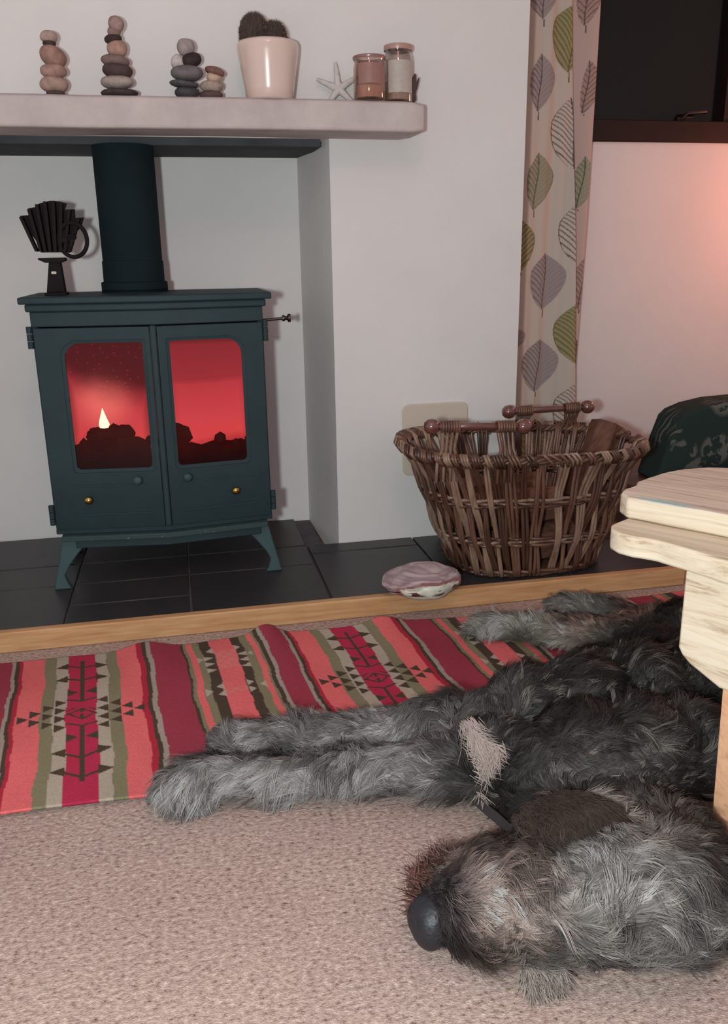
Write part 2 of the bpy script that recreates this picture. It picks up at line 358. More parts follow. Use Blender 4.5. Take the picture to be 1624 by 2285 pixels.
# the turn of the cloth at the fold joins front layer to back layer
ia = np.arange(len(zz))*nu+nu-1; ib = np.arange(len(zz))*nu2+len(V1)
F3 = np.stack([ia[:-1], ib[:-1], ib[1:], ia[1:]], -1)
M_curt = mat('leaf_print_curtain', (1,1,1,1), .9, spec=.1, attr='col')
mesh_o = mesh_np('curtain', np.vstack([V1,V2]), np.vstack([F1,F2,F3]), M_curt, None, np.vstack([cc,c2]))
tag(mesh_o, 'narrow pale curtain printed with grey and green leaves beside the dark window', 'curtain')
sm = mesh_o.modifiers.new('thickness', 'SOLIDIFY'); sm.thickness = .0015

# ------------------------------------------------------------------ stove
ST = empty('wood_stove', (-.058, 2.04, HZ), 'dark green cast iron stove with two glazed doors and a lit fire', 'stove')
XL, XR = -.318, .196; XC = -.055; Z0, Z1 = .178, .695
def fy(x): return 2.04-.034*(1-abs(x-XC)/.26)      # bay front plan
bm = bmesh.new()
t = .012
box(bm, (XL,2.045,Z0),(XL+t,2.33,Z1)); box(bm, (XR-t,2.045,Z0),(XR,2.33,Z1)); box(bm, (XL,2.318,Z0),(XR,2.33,Z1)); box(bm, (XL,2.045,Z0),(XR,2.33,Z0+t)); box(bm, (XL,2.045,Z1-t),(XR,2.33,Z1))
obj('stove_body', bm, M_stove, ST, bevel=.002)
bm = bmesh.new()   # linings
box(bm, (XL+t,2.048,Z0+t),(XL+t+.003,2.316,Z1-t)); box(bm, (XR-t-.003,2.048,Z0+t),(XR-t,2.316,Z1-t)); box(bm, (XL+t,2.312,Z0+t),(XR-t,2.317,Z1-t)); box(bm, (XL+t,2.06,.645),(XR-t,2.316,.65))
obj('fire_lining', bm, M_fire_in, ST)
def plan(x0, x1, off, back): return [(x0,back),(x0,fy(x0)-off),(XC,fy(XC)-off),(x1,fy(x1)-off),(x1,back)]
bm = bmesh.new(); prism(bm, plan(-.338,.217,.016,2.345), (.712,.727), 'z')
obj('top_plate', bm, M_stove, ST, bevel=.003)
bm = bmesh.new(); prism(bm, plan(-.326,.204,.007,2.335), (.695,.712), 'z')
obj('top_moulding', bm, M_stove, ST, bevel=.004, seg=3)
bm = bmesh.new()   # header band above the doors
prism(bm, plan(XL,XR,.0,2.06), (.662,.695), 'z'); obj('header_band', bm, M_stove, ST, bevel=.002)
bm = bmesh.new(); prism(bm, plan(XL,XR,.0,2.06), (.178,.190), 'z'); obj('bottom_rail', bm, M_stove, ST, bevel=.002)
bm = bmesh.new(); prism(bm, plan(-.305,.183,.020,2.05), (.165,.178), 'z'); obj('ash_lip', bm, M_ash, ST, bevel=.002)
bm = bmesh.new(); prism(bm, plan(-.275,.165,.010,2.10), (.145,.165), 'z'); obj('ash_tray_front', bm, M_stove, ST, bevel=.002)

def ray_hit_rect(cx, cz, a, x0, x1, z0, z1):
    dx, dz = math.cos(a), math.sin(a); ts = []
    if dx > 1e-9: ts.append((x1-cx)/dx)
    if dx < -1e-9: ts.append((x0-cx)/dx)
    if dz > 1e-9: ts.append((z1-cz)/dz)
    if dz < -1e-9: ts.append((z0-cz)/dz)
    t = min(ts); return (cx+dx*t, cz+dz*t)
def pane_outline(x0, x1, z0, z1, side, R=.036, n=72):
    """superellipse-ish outline: big round at the outer top corner, small radii elsewhere"""
    P = []
    rad = {'tl': R if side < 0 else .006, 'tr': R if side > 0 else .006, 'bl': .010, 'br': .010}
    for key, cx, cz, a0 in (('tr',x1,z1,0),('tl',x0,z1,90),('bl',x0,z0,180),('br',x1,z0,270)):
        r = rad[key]; ccx = cx-r if 'r' in key else cx+r; ccz = cz-r if 't' in key else cz+r
        for i in range(9):
            a = math.radians(a0+90*i/8); P.append((ccx+r*math.cos(a), ccz+r*math.sin(a)))
    return P
def glass_mat(side):
    m = bpy.data.materials.new('stove_glass'); m.use_nodes = True; n = m.node_tree.nodes; L = m.node_tree.links; n.clear()
    out = n.new('ShaderNodeOutputMaterial'); tr = n.new('ShaderNodeBsdfTransparent'); gl = n.new('ShaderNodeBsdfGlossy'); gl.inputs['Roughness'].default_value = .12; gl.inputs['Color'].default_value = (.5,.5,.5,1)
    so = n.new('ShaderNodeBsdfDiffuse'); so.inputs['Color'].default_value = (.012,.006,.006,1)
    tc = n.new('ShaderNodeTexCoord'); sx = n.new('ShaderNodeSeparateXYZ'); L.new(tc.outputs['Object'], sx.inputs[0])
    nz = n.new('ShaderNodeTexNoise'); nz.inputs['Scale'].default_value = 9 ; nz.inputs['Detail'].default_value = 4; L.new(tc.outputs['Object'], nz.inputs['Vector'])
    def math_(op, a, b=None, c=None):
        x = n.new('ShaderNodeMath'); x.operation = op
        for i, q in enumerate((a, b, c)):
            if q is None: continue
            if isinstance(q, (int, float)): x.inputs[i].default_value = q
            else: L.new(q, x.inputs[i])
        return x.outputs[0]
    if side < 0:
        h = math_('ADD', sx.outputs[2], math_('MULTIPLY', sx.outputs[0], .33)); h = math_('ADD', h, math_('MULTIPLY', nz.outputs[0], .07))
        f = n.new('ShaderNodeMapRange'); f.interpolation_type = 'SMOOTHSTEP'; f.inputs[1].default_value = .455; f.inputs[2].default_value = .545; f.inputs[3].default_value = .02; f.inputs[4].default_value = .80; L.new(h, f.inputs[0]); fac = f.outputs[0]
        vz = n.new('ShaderNodeTexVoronoi'); vz.inputs['Scale'].default_value = 90; L.new(tc.outputs['Object'], vz.inputs['Vector'])
        sp = n.new('ShaderNodeMapRange'); sp.inputs[1].default_value = .10; sp.inputs[2].default_value = .26; sp.inputs[3].default_value = .72; sp.inputs[4].default_value = 1; L.new(vz.outputs['Distance'], sp.inputs[0])
        fac = math_('MULTIPLY', fac, sp.outputs[0])
    else:
        h = math_('ADD', sx.outputs[2], math_('MULTIPLY', nz.outputs[0], .012))
        f = n.new('ShaderNodeMapRange'); f.interpolation_type = 'SMOOTHSTEP'; f.inputs[1].default_value = .528; f.inputs[2].default_value = .545; f.inputs[3].default_value = .0; f.inputs[4].default_value = .30; L.new(h, f.inputs[0]); fac = f.outputs[0]
    cx_g = -.1665 if side < 0 else .060; cz_g = .4815
    ex = math_('ABSOLUTE', math_('SUBTRACT', sx.outputs[0], cx_g)); ez = math_('SUBTRACT', sx.outputs[2], cz_g)
    def rng_(v, a, b_, lo, hi):
        q = n.new('ShaderNodeMapRange'); q.interpolation_type = 'SMOOTHSTEP'; q.inputs[1].default_value = a; q.inputs[2].default_value = b_; q.inputs[3].default_value = lo; q.inputs[4].default_value = hi; L.new(v, q.inputs[0]); return q.outputs[0]
    nb = math_('MULTIPLY_ADD', nz.outputs[0], .06, math_('MULTIPLY', ez, 1.0))
    bot = rng_(nb, -.125 if side > 0 else -.115, -.02 if side < 0 else -.045, .80, 0.0)
    edg = math_('MAXIMUM', rng_(ex, .066, .086, 0, .45 if side < 0 else .16), rng_(ez, .120, .146, 0, .55))
    fac = math_('MAXIMUM', math_('MAXIMUM', fac, bot), edg)
    m1 = n.new('ShaderNodeMixShader'); L.new(fac, m1.inputs[0]); L.new(tr.outputs[0], m1.inputs[1]); L.new(so.outputs[0], m1.inputs[2])
    m2 = n.new('ShaderNodeMixShader'); m2.inputs[0].default_value = .025; L.new(m1.outputs[0], m2.inputs[1]); L.new(gl.outputs[0], m2.inputs[2]); L.new(m2.outputs[0], out.inputs[0])
    return m
def knob(parent, x, z, m, r=.011, name='knob', ln=.026):
    bm = bmesh.new(); y = fy(x)-.012
    lathe(bm, [(0,0),(.005,0),(.005,ln*.45),(r*.8,ln*.5),(r,ln*.72),(r*.75,ln*.95),(0,ln)], (0,0,0), 20, Matrix.Translation((x,y,z)) @ Matrix.Rotation(math.pi/2,4,'X'))
    return obj(name, bm, m, parent, smooth=1)
for side, x0, x1, px0, px1 in ((-1, XL+.004, XC-.008, -.252, -.081), (1, XC+.008, XR-.003, -.021, .141)):
    z0, z1, pz0, pz1 = .192, .660, .337, .626
    inner = pane_outline(px0, px1, pz0, pz1, side)
    cx, cz = (px0+px1)/2, (pz0+pz1)/2
    angs = [math.atan2(p[1]-cz, p[0]-cx) for p in inner]
    # insert the four outer corners at their angles
    outer = []
    corners = [(x1,z1),(x0,z1),(x0,z0),(x1,z0)]
    for i, p in enumerate(inner):
        k, j = divmod(i, 9); first = j < 4
        if j == 4: outer.append(corners[k])
        elif k == 0: outer.append((x1, p[1]) if first else (p[0], z1))
        elif k == 1: outer.append((p[0], z1) if first else (x0, p[1]))
        elif k == 2: outer.append((x0, p[1]) if first else (p[0], z0))
        else: outer.append((p[0], z0) if first else (x1, p[1]))
    bm = bmesh.new(); th = .012
    def ring(P, dy): return [bm.verts.new((x, fy(x)-dy, z)) for x, z in P]
    mid = [(cx+(p[0]-cx)*1.10, cz+(p[1]-cz)*1.055) for p in inner]
    rs = [ring(outer, 0), ring(outer, th-.002), ring([(p[0]+(q[0]-p[0])*.03, p[1]+(q[1]-p[1])*.03) for p, q in zip(outer, inner)], th), ring(mid, th), ring(mid, th-.004), ring(inner, th-.005), ring(inner, 0)]
    rs.append(rs[0])
    n_ = len(inner)
    for A, Bq in zip(rs, rs[1:]):
        for i in range(n_):
            f = [A[i], A[(i+1)%n_], Bq[(i+1)%n_], Bq[i]]
            try: bm.faces.new(f)
            except ValueError: pass
    d = obj('stove_door', bm, M_stove, ST, smooth=30)
    # raised lower panel moulding
    bm = bmesh.new()
    lx0, lx1 = (x0+.045, x1-.03) if side < 0 else (x0+.03, x1-.035)
    for a, b_, c_, e_ in ((lx0,lx1,.297,.300),(lx0,lx1,.228,.231)):
        prism(bm, [(a,fy(a)-th+.001),(a,fy(a)-th-.0025),(b_,fy(b_)-th-.0025),(b_,fy(b_)-th+.001)], (c_, e_), 'z')
    obj('panel_moulding', bm, M_stove, d)
    bm = bmesh.new(); go = [(x, z) for x, z in inner]
    vs = [bm.verts.new((x, fy(x)-.003, z)) for x, z in [(cx+(p[0]-cx)*1.02, cz+(p[1]-cz)*1.02) for p in go]]
    bm.faces.new(vs); obj('glass_pane', bm, glass_mat(side), d, smooth=False)
    knob(d, -.117 if side < 0 else -.003, .312, M_stove_leg, .011)
    tag(knob(d, -.232 if side < 0 else .108, .268, M_brass, .010), 'brass air knob')
    hx = XL-.004 if side < 0 else XR+.004
    for hz in (.228, .640):
        bm = bmesh.new()
        for q in range(3): lathe(bm, [(0,-.0075),(.0065,-.0075),(.0065,.0075),(0,.0075)], (hx, 2.036, hz+(q-1)*.0165), 14)
        obj('hinge', bm, M_stove, d)
bm = bmesh.new(); box(bm, (XC-.0075,fy(XC)-.014,.192),(XC+.0075,2.05,.662)); obj('centre_post', bm, M_stove, ST, bevel=.004, seg=3)
# legs: splayed cabriole legs
def leg(sx, yf):
    bm = bmesh.new()
    x = XL+.012 if sx < 0 else XR-.012
    s = sx
    pts = [(x, .170),(x-s*.060,.170),(x-s*.052,.150),(x-s*.030,.125),(x-s*.010,.100),(x+s*.002,.078),(x-s*.004,.058),(x-s*.012,.0455),(x+s*.030,.0455),(x+s*.026,.062),(x+s*.014,.11)]
    prism(bm, pts, (-.009,.009), 'y')
    for v in bm.verts: v.co.y += yf - (.035*(1-(v.co.z-.045)/.125))*(.6 if yf < 2.1 else -.2)
    return obj('leg', bm, M_stove_leg, ST, bevel=.003)
for sx in (-1, 1):
    leg(sx, 2.050); leg(sx, 2.30)
# damper rod
bm = bmesh.new(); tube(bm, [(XR-.01,2.12,.657),(.262,2.12,.661)], .0035, 10); dr = obj('damper_rod', bm, M_chrome, ST)
bm = bmesh.new(); Mx = Matrix.Translation((.255,2.12,.6612)) @ Matrix.Rotation(math.pi/2,4,'Y')
lathe(bm, [(0,-.004),(.007,-.004),(.008,0),(.005,.004),(.005,.008),(.010,.010),(.010,.016),(0,.018)], (0,0,0), 20, Mx); obj('rod_knob', bm, M_chrome, dr)
# flue
FXC, FYC = -.095, 2.235
bm = bmesh.new(); lathe(bm, [(.079,.727),(.079,.735),(.073,.74),(.0725,.80),(.0705,.801),(.0705,1.059),(0,1.059)], (FXC,FYC,0), 48)
obj('flue_pipe', bm, M_flue, ST, smooth=30)
bm = bmesh.new(); lathe(bm, [(.0725,.0),(.079,.002),(.079,.024),(.0725,.026)], (FXC,FYC,.727), 48); obj('flue_collar', bm, M_flue, ST, smooth=30)

# fire inside
def fire_mat():
    m = bpy.data.materials.new('fire_glow'); m.use_nodes = True; n = m.node_tree.nodes; L = m.node_tree.links; n.clear()
    out = n.new('ShaderNodeOutputMaterial'); em = n.new('ShaderNodeEmission'); tc = n.new('ShaderNodeTexCoord'); sx = n.new('ShaderNodeSeparateXYZ'); L.new(tc.outputs['Object'], sx.inputs[0])
    nz = n.new('ShaderNodeTexNoise'); nz.inputs['Scale'].default_value = 7; nz.inputs['Detail'].default_value = 3; L.new(tc.outputs['Object'], nz.inputs['Vector'])
    ad = n.new('ShaderNodeMath'); ad.operation = 'MULTIPLY_ADD'; L.new(nz.outputs[0], ad.inputs[0]); ad.inputs[1].default_value = .06; L.new(sx.outputs[2], ad.inputs[2])
    mr = n.new('ShaderNodeMapRange'); mr.inputs[1].default_value = .27; mr.inputs[2].default_value = .65; L.new(ad.outputs[0], mr.inputs[0])
    r = n.new('ShaderNodeValToRGB'); L.new(mr.outputs[0], r.inputs[0]); e = r.color_ramp.elements
    e[0].position = 0; e[0].color = (.02,.001,.001,1); e[1].position = 1; e[1].color = (.36,.030,.038,1)
    for p, c in ((.14,(.25,.010,.012,1)),(.28,(.72,.060,.062,1)),(.42,(.66,.058,.068,1)),(.68,(.52,.042,.054,1))):
        k = e.new(p); k.color = c
    mq = n.new('ShaderNodeMapping'); mq.inputs['Location'].default_value = (.203,0,-.458); L.new(tc.outputs['Object'], mq.inputs[0]); m3 = n.new('ShaderNodeVectorMath'); m3.operation = 'MULTIPLY'; m3.inputs[1].default_value = (1,0,1); L.new(mq.outputs[0], m3.inputs[0])
    ln = n.new('ShaderNodeVectorMath'); ln.operation = 'LENGTH'; L.new(m3.outputs[0], ln.inputs[0]); hr = n.new('ShaderNodeMapRange'); hr.interpolation_type = 'SMOOTHERSTEP'; hr.inputs[1].default_value = .0; hr.inputs[2].default_value = .11; hr.inputs[3].default_value = 1.0; hr.inputs[4].default_value = 0; L.new(ln.outputs['Value'], hr.inputs[0])
    mx = n.new('ShaderNodeMix'); mx.data_type = 'RGBA'; mx.blend_type = 'ADD'; L.new(hr.outputs[0], mx.inputs[0]); L.new(r.outputs[0], mx.inputs[6]); mx.inputs[7].default_value = (.30,.10,.07,1)
    L.new(mx.outputs[2], em.inputs[0]); em.inputs[1].default_value = .92; L.new(em.outputs[0], out.inputs[0]); return m
bm = bmesh.new(); a_ = [bm.verts.new((-.30+.48*i/24, 2.30-.05*math.sin(math.pi*i/24)**.5+.02, z)) for z in (.31,.66) for i in range(25)]
for i in range(24): bm.faces.new([a_[i],a_[i+1],a_[26+i],a_[25+i]])
obj('flame_glow', bm, fire_mat(), ST, smooth=1)
M_flame = mat('flame', (0,0,0,1), 1, emit=((1.0,.62,.30,1), 2.6))
bm = bmesh.new(); lathe(bm, [(0,0),(.010,.002),(.0125,.010),(.009,.022),(.0045,.036),(.0015,.046),(0,.050)], (-.1915,2.12,.413), 16, Matrix.Identity(4), .6)
for v in bm.verts: v.co.x += .10*(v.co.z-.413)*(1 if v.co.z < .43 else 0)
obj('flame', bm, M_flame, ST, smooth=1)
M_char = mat('charred_wood', (.010,.004,.004,1), .95, spec=.1, noise=(40,(.03,.008,.006,1),.4,.7), bump=(60,.6,.006), emit=((.5,.02,.02,1),.06))
for i, (a, b_, r_) in enumerate((((-.29,2.14,.328),(-.09,2.17,.345),.040),((-.06,2.12,.328),(.17,2.20,.322),.034),((-.245,2.22,.375),(-.13,2.23,.372),.026),((-.06,2.19,.375),(.005,2.23,.355),.034))):
    bm = bmesh.new(); P = [Vector(a).lerp(Vector(b_), k/9) for k in range(10)]
    tube(bm, P, [r_*(.88+.24*random.random())*(.45 if k in (0,9) else .85 if k in (1,8) else 1) for k in range(10)], 11)
    for v in bm.verts: v.co.z += random.uniform(-.007,.007); v.co.x += random.uniform(-.005,.005)
    tag(obj('burning_log', bm, M_char, smooth=60), ['charred log in the stove behind the left glass under the small flame','charred log in the stove behind the right glass, front one','short charred log at the back of the stove behind the left glass','charred log end standing at the inner edge of the right stove glass'][i], 'log', 'logs burning in the stove')
bm = bmesh.new()
for i in range(46):
    x = random.uniform(-.29,.17); lump(bm, (x, random.uniform(2.10,2.25), .320+random.uniform(-.02,.055)), (random.uniform(.01,.022),)*3, amp=.3, seed=i, sub=1)
box(bm, (-.30,2.07,.28),(.18,2.30,.30)); e_ = obj('ember_bed', bm, M_char, ST); e_['kind'] = 'stuff'

# ------------------------------------------------------------------ stove fan
FN = empty('stove_fan', (-.268,2.15,.727), 'black heat powered stove fan standing on the stove top left of the flue', 'fan')
bm = bmesh.new(); prism(bm, [(-.289,.733),(-.248,.733),(-.252,.800),(-.277,.800)], (2.133,2.167), 'y'); obj('fan_column', bm, M_black, FN, bevel=.002)
bm = bmesh.new(); prism(bm, [(-.293,.727),(-.244,.727),(-.244,.733),(-.293,.733)], (2.12,2.18), 'y'); obj('fan_base', bm, M_black, FN, bevel=.002)
bm = bmesh.new(); prism(bm, [(-.299,.810),(-.240,.810),(-.240,.803),(-.252,.799),(-.284,.799),(-.299,.806)], (2.13,2.17), 'y'); obj('fan_shoulder', bm, M_black, FN, bevel=.001)
bm = bmesh.new(); prism(bm, rrect(-.2735,-.2625,.774,.780,.002,3), (2.131,2.133), 'y'); tag(obj('fan_badge', bm, M_plate, FN), 'small pale badge')
tops = [(-.331,.902),(-.312,.9035),(-.311,.918),(-.296,.9205),(-.287,.928),(-.262,.934),(-.240,.9325),(-.226,.928),(-.232,.915),(-.210,.916),(-.211,.897),(-.192,.898),(-.200,.876),(-.214,.866),(-.222,.85),(-.227,.822),(-.295,.822),(-.302,.847),(-.315,.87),(-.322,.881)]
bm = bmesh.new(); prism(bm, tops, (2.158,2.166), 'y'); obj('fin_plate', bm, M_black, FN, bevel=.001)
fx_ = [(-.325,.898,-.300),(-.306,.915,-.291),(-.288,.925,-.281),(-.270,.931,-.270),(-.252,.932,-.259),(-.236,.926,-.248),(-.220,.913,-.238),(-.202,.893,-.229)]
for xt, zt, xb in fx_:
    bm = bmesh.new(); prism(bm, [(xt-.0035,zt),(xt+.0035,zt),(xb+.003,.824),(xb-.003,.824)], (2.128,2.158), 'y'); obj('fin', bm, M_black, FN)
# blade guard ring and blades on the right, turned away
RC = Vector((-.222,2.125,.848))
bm = bmesh.new(); tube(bm, [RC+Vector((.032*math.cos(a)+.004,-.012*math.cos(a),.037*math.sin(a))) for a in [2*math.pi*i/40 for i in range(40)]], .0048, 8, closed=True); obj('blade_guard', bm, M_black, FN, smooth=1)
for k in range(4):
    a = k*math.pi/2+.35; bm = bmesh.new()
    P = [(0,-.004),(.016,-.012),(.028,-.006),(.029,.006),(.014,.008),(0,.004)]
    prism(bm, P, (-.0008,.0008), 'z', Matrix.Translation(RC+Vector((-.014,.008,0))) @ Matrix.Rotation(-.35,4,'Z') @ Matrix.Rotation(math.pi/2,4,'X') @ Matrix.Rotation(a,4,'Z') @ Matrix.Rotation(.5,4,'X')); obj('blade', bm, M_black, FN)
bm = bmesh.new(); lathe(bm, [(0,0),(.006,0),(.006,.012),(0,.014)], (0,0,0), 16, Matrix.Translation(RC+Vector((-.014,.012,0))) @ Matrix.Rotation(math.pi/2,4,'X')); obj('blade_hub', bm, M_black, FN)

# ------------------------------------------------------------------ on the mantel
SZ = 1.143
STK = [
 ([(-.222,1.259,.018,.013),(-.222,1.247,.015,.007),(-.218,1.221,.028,.021),(-.219,1.193,.028,.014),(-.221,1.168,.029,.016),(-.219,1.153,.021,.006)],
  [(176,150,140),(70,54,52),(158,124,112),(166,132,122),(170,142,130),(84,66,64)], [0,0,.5,0,0,0], 'leftmost tower of stacked pebbles on the mantel, six pinkish stones high'),
 ([(-.081,1.288,.018,.015),(-.087,1.273,.015,.010),(-.090,1.258,.018,.010),(-.084,1.240,.022,.017),(-.089,1.216,.030,.013),(-.086,1.197,.034,.015),(-.090,1.174,.033,.014),(-.085,1.155,.041,.009)],
  [(158,132,124),(140,112,106),(58,44,42),(172,136,120),(128,108,100),(82,64,64),(164,150,142),(70,58,58)], [.5,0,-.1,0,.1,.1,0,0], 'tallest tower of stacked pebbles on the mantel, eight stones high'),
 ([(.064,1.247,.020,.017),(.074,1.222,.022,.014),(.046,1.217,.016,.016),(.060,1.195,.036,.016),(.055,1.173,.033,.007),(.059,1.158,.027,.012)],
  [(158,146,144),(56,42,44),(190,180,176),(112,106,108),(86,82,86),(70,66,70)], [0,-.3,.3,0,.1,0], 'slate grey pebble tower on the mantel with one white and one black stone'),
 ([(.123,1.2005,.022,.009),(.121,1.188,.018,.010),(.113,1.170,.025,.012),(.112,1.153,.026,.0085)],
  [(126,92,80),(188,160,144),(170,152,140),(92,72,70)], [.25,.1,0,0], 'smallest pebble stack on the mantel, topped by a tilted red brown stone')]
for si, (ps, cs, rt, lab) in enumerate(STK):
    E0 = empty('pebble_stack', (ps[-1][0], 2.115, SZ), lab, 'ornament', 'pebble stacks on the mantel')
    zlast = None
    for i, ((x,z,w,h), c, r_) in enumerate(zip(ps, cs, rt)):
        bm = bmesh.new(); lump(bm, (x, 2.115, z), (w*1.0, w*.8, h*1.06), (0, r_, random.uniform(-.3,.3)), .07, seed=si*20+i, pw=.92)
        if i == len(ps)-1:
            lo = min(v.co.z for v in bm.verts)
            for v in bm.verts: v.co.z += SZ-lo
        obj('pebble', bm, pebble_mat(c), E0, smooth=1)

# cactus in a glossy pot
M_pot = mat('cream_glaze', lin(212,190,180), .22, spec=.55, coat=.5)
CP = empty('potted_cactus', (.243,2.118,SZ), 'fuzzy two headed cactus in a glossy cream flower pot on the mantel', 'potted plant')
bm = bmesh.new()
lathe(bm, [(0,0),(.049,0),(.0525,.003),(.056,.025),(.0625,.065),(.0672,.094),(.0685,.106),(.0682,.114),(.0655,.1185),(.0640,.117),(.0632,.102),(.058,.095),(0,.095)], (.243,2.118,SZ), 64); obj('flower_pot', bm, M_pot, CP, smooth=1)
M_soil = mat('soil', lin(52,40,34), .95, bump=(60,.6,.006))
bm = bmesh.new(); lathe(bm, [(0,.106),(.04,.107),(.0625,.104)], (.243,2.118,SZ), 32); obj('soil', bm, M_soil, CP)
M_cact = mat('cactus_skin', lin(66,56,46), .8, noise=(30, lin(50,38,34), .3,.7))
M_spine = mat('cactus_spine', lin(104,84,72), .8)
M_spine2 = mat('cactus_spine_pale', lin(150,126,104), .8)
for cx, cy, rr, top in ((.214,2.115,.031,.066),(.258,2.125,.029,.054)):
    bm = bmesh.new(); n = 36; prof = [(0,0),(.8,.0),(1,.3),(1,.55),(.86,.8),(.55,.95),(0,1)]
    rings = []
    zb = SZ+.098; H_ = top+.012
    for r_, z in prof[1:-1]:
        rings.append([bm.verts.new((cx+rr*r_*(1+.07*math.cos(12*2*math.pi*i/n))*math.cos(2*math.pi*i/n), cy+rr*r_*(1+.07*math.cos(12*2*math.pi*i/n))*math.sin(2*math.pi*i/n), zb+z*H_)) for i in range(n)])
    for A, Bq in zip(rings, rings[1:]):
        for i in range(n): bm.faces.new([A[i],A[(i+1)%n],Bq[(i+1)%n],Bq[i]])
    tp = bm.verts.new((cx,cy,zb+H_)); 
    for i in range(n): bm.faces.new([rings[-1][i], rings[-1][(i+1)%n], tp])
    cb = obj('cactus_body', bm, M_cact, CP, smooth=1)
    # spines
    K = 1500; th_ = rng.uniform(0,2*np.pi,K); zf = rng.uniform(.1,1,K)**.8; rad = rr*np.sqrt(np.clip(1-np.clip((zf-.45)/.55,0,1)**2.2,0.0,1))
    base = np.stack([cx+rad*np.cos(th_), cy+rad*np.sin(th_), zb+zf*H_], -1)
    nrm = np.stack([np.cos(th_)*(1-np.clip(zf-.4,0,1)*1.1), np.sin(th_)*(1-np.clip(zf-.4,0,1)*1.1), np.clip(zf-.3,0,1)*1.3], -1)+rng.normal(0,.35,(K,3)); nrm /= np.linalg.norm(nrm,axis=1)[:,None]
    sd = np.cross(nrm, rng.normal(0,1,(K,3))); sd /= np.linalg.norm(sd,axis=1)[:,None]
    ln_ = rng.uniform(.005,.0085,K)[:,None]
    Vv = np.stack([base-sd*.0006, base+sd*.0006, base+nrm*ln_], 1).reshape(-1,3); Ff = np.arange(3*K).reshape(-1,3)
    s_ = mesh_np('cactus_spines', Vv, Ff, M_spine if cx < .24 else M_spine, CP, smooth=False); s_['kind'] = 'stuff'

# starfish leaning on the wall
M_star = mat('bleached_starfish', lin(206,202,198), .9, noise=(80, lin(182,176,172), .4,.7), bump=(150,.5,.002))
bm = bmesh.new(); sc = Vector((.414,2.172,1.186))
def at_wall(px, pz): return Vector((px, 2.186-.12*(1.24-pz), pz))
tips = [(.362,1.203),(.409,1.241),(.462,1.212),(.452,1.150),(.386,1.1475)]
c0 = at_wall(.414,1.183)
for tx, tz in tips:
    t_ = at_wall(tx, tz); P = [c0.lerp(t_, k/6) for k in range(7)]; tube(bm, P, [.0095,.0088,.0078,.0068,.006,.0054,.0035], 8)
tag(obj('starfish', bm, M_star, smooth=60), 'thin armed white starfish leaning on the wall between pot and jars', 'starfish')

# candle jars
def clear_glass(name, c=(.96,.93,.91,1)):
    m = bpy.data.materials.new(name); m.use_nodes = True; n = m.node_tree.nodes; L = m.node_tree.links; n.clear()
    out = n.new('ShaderNodeOutputMaterial'); tr = n.new('ShaderNodeBsdfTransparent'); tr.inputs[0].default_value = c; gl = n.new('ShaderNodeBsdfGlossy'); gl.inputs['Roughness'].default_value = .06
    lw = n.new('ShaderNodeLayerWeight'); lw.inputs[0].default_value = .22; mr = n.new('ShaderNodeMapRange'); mr.inputs[3].default_value = .05; mr.inputs[4].default_value = .75; L.new(lw.outputs['Facing'], mr.inputs[0])
    mx = n.new('ShaderNodeMixShader'); L.new(mr.outputs[0], mx.inputs[0]); L.new(tr.outputs[0], mx.inputs[1]); L.new(gl.outputs[0], mx.inputs[2]); L.new(mx.outputs[0], out.inputs[0]); return m
M_jar = clear_glass('jar_glass', (.90,.80,.76,1)); M_jar2 = clear_glass('jar_glass_smoky', (.88,.84,.82,1))
def jar(cx, cy, r, h, neck, lab, wax_h, wax, label_z, label_c, glass, band):
    E_ = empty('candle_jar', (cx,cy,SZ), lab, 'candle jar', 'candle jars on the mantel')
    bm = bmesh.new()
    lathe(bm, [(0,0),(r*.92,0),(r,.005),(r,h*.74),(r*.97,h*.80),(neck,h*.86),(neck,h*.90),(neck*1.06,h*.93),(neck*1.06,h),(neck*.97,h),(neck*.93,h*.88),(r*.90,h*.78),(r*.93,h*.70),(r*.93,.008),(0,.008)], (cx,cy,SZ), 48)
    obj('glass_body', bm, glass, E_, smooth=1)
    bm = bmesh.new(); lathe(bm, [(0,.0085),(r*.90,.0085),(r*.90,wax_h-.004),(r*.80,wax_h),(0,wax_h-.003)], (cx,cy,SZ), 40); obj('wax', bm, wax, E_, smooth=40)
    bm = bmesh.new(); n = 20; A = []
    for i in range(n+1):
        a = -math.pi/2-.95+1.9*i/n; A.append((cx+(r+.0007)*math.cos(a), cy+(r+.0007)*math.sin(a)))
    lo = [bm.verts.new((x,y,SZ+label_z[0])) for x,y in A]; hi = [bm.verts.new((x,y,SZ+label_z[1])) for x,y in A]
    for i in range(n): bm.faces.new([lo[i],lo[i+1],hi[i+1],hi[i]])
    obj('jar_label', bm, label_c, E_, smooth=1)
    bm = bmesh.new(); lathe(bm, [(neck*1.075,h*.915),(neck*1.10,h*.93),(neck*1.10,h*1.0),(neck*1.0,h*1.012),(0,h*1.012)] if band else [(neck*1.07,h*.93),(neck*1.1,h*.95),(neck*1.1,h*.99),(neck*1.03,h)], (cx,cy,SZ), 40); obj('jar_lid' if band else 'jar_rim', bm, glass_lid if band else M_rimg, E_, smooth=40)
    bm = bmesh.new(); tube(bm, [(cx,cy,SZ+wax_h-.003),(cx+.001,cy,SZ+wax_h+.010)], .0011, 6); obj('wick', bm, M_black, E_)
M_wax = mat('cream_wax', lin(206,178,162), .5, spec=.4); M_waxb = mat('brown_wax', lin(150,112,102), .45)
M_lab1 = mat('jar_label_brown', lin(150,112,104), .35, noise=(60, lin(140,102,96), .3,.7)); M_lab2 = mat('jar_label_grey', lin(176,168,160), .5, noise=(120, lin(166,158,150), .4,.7))
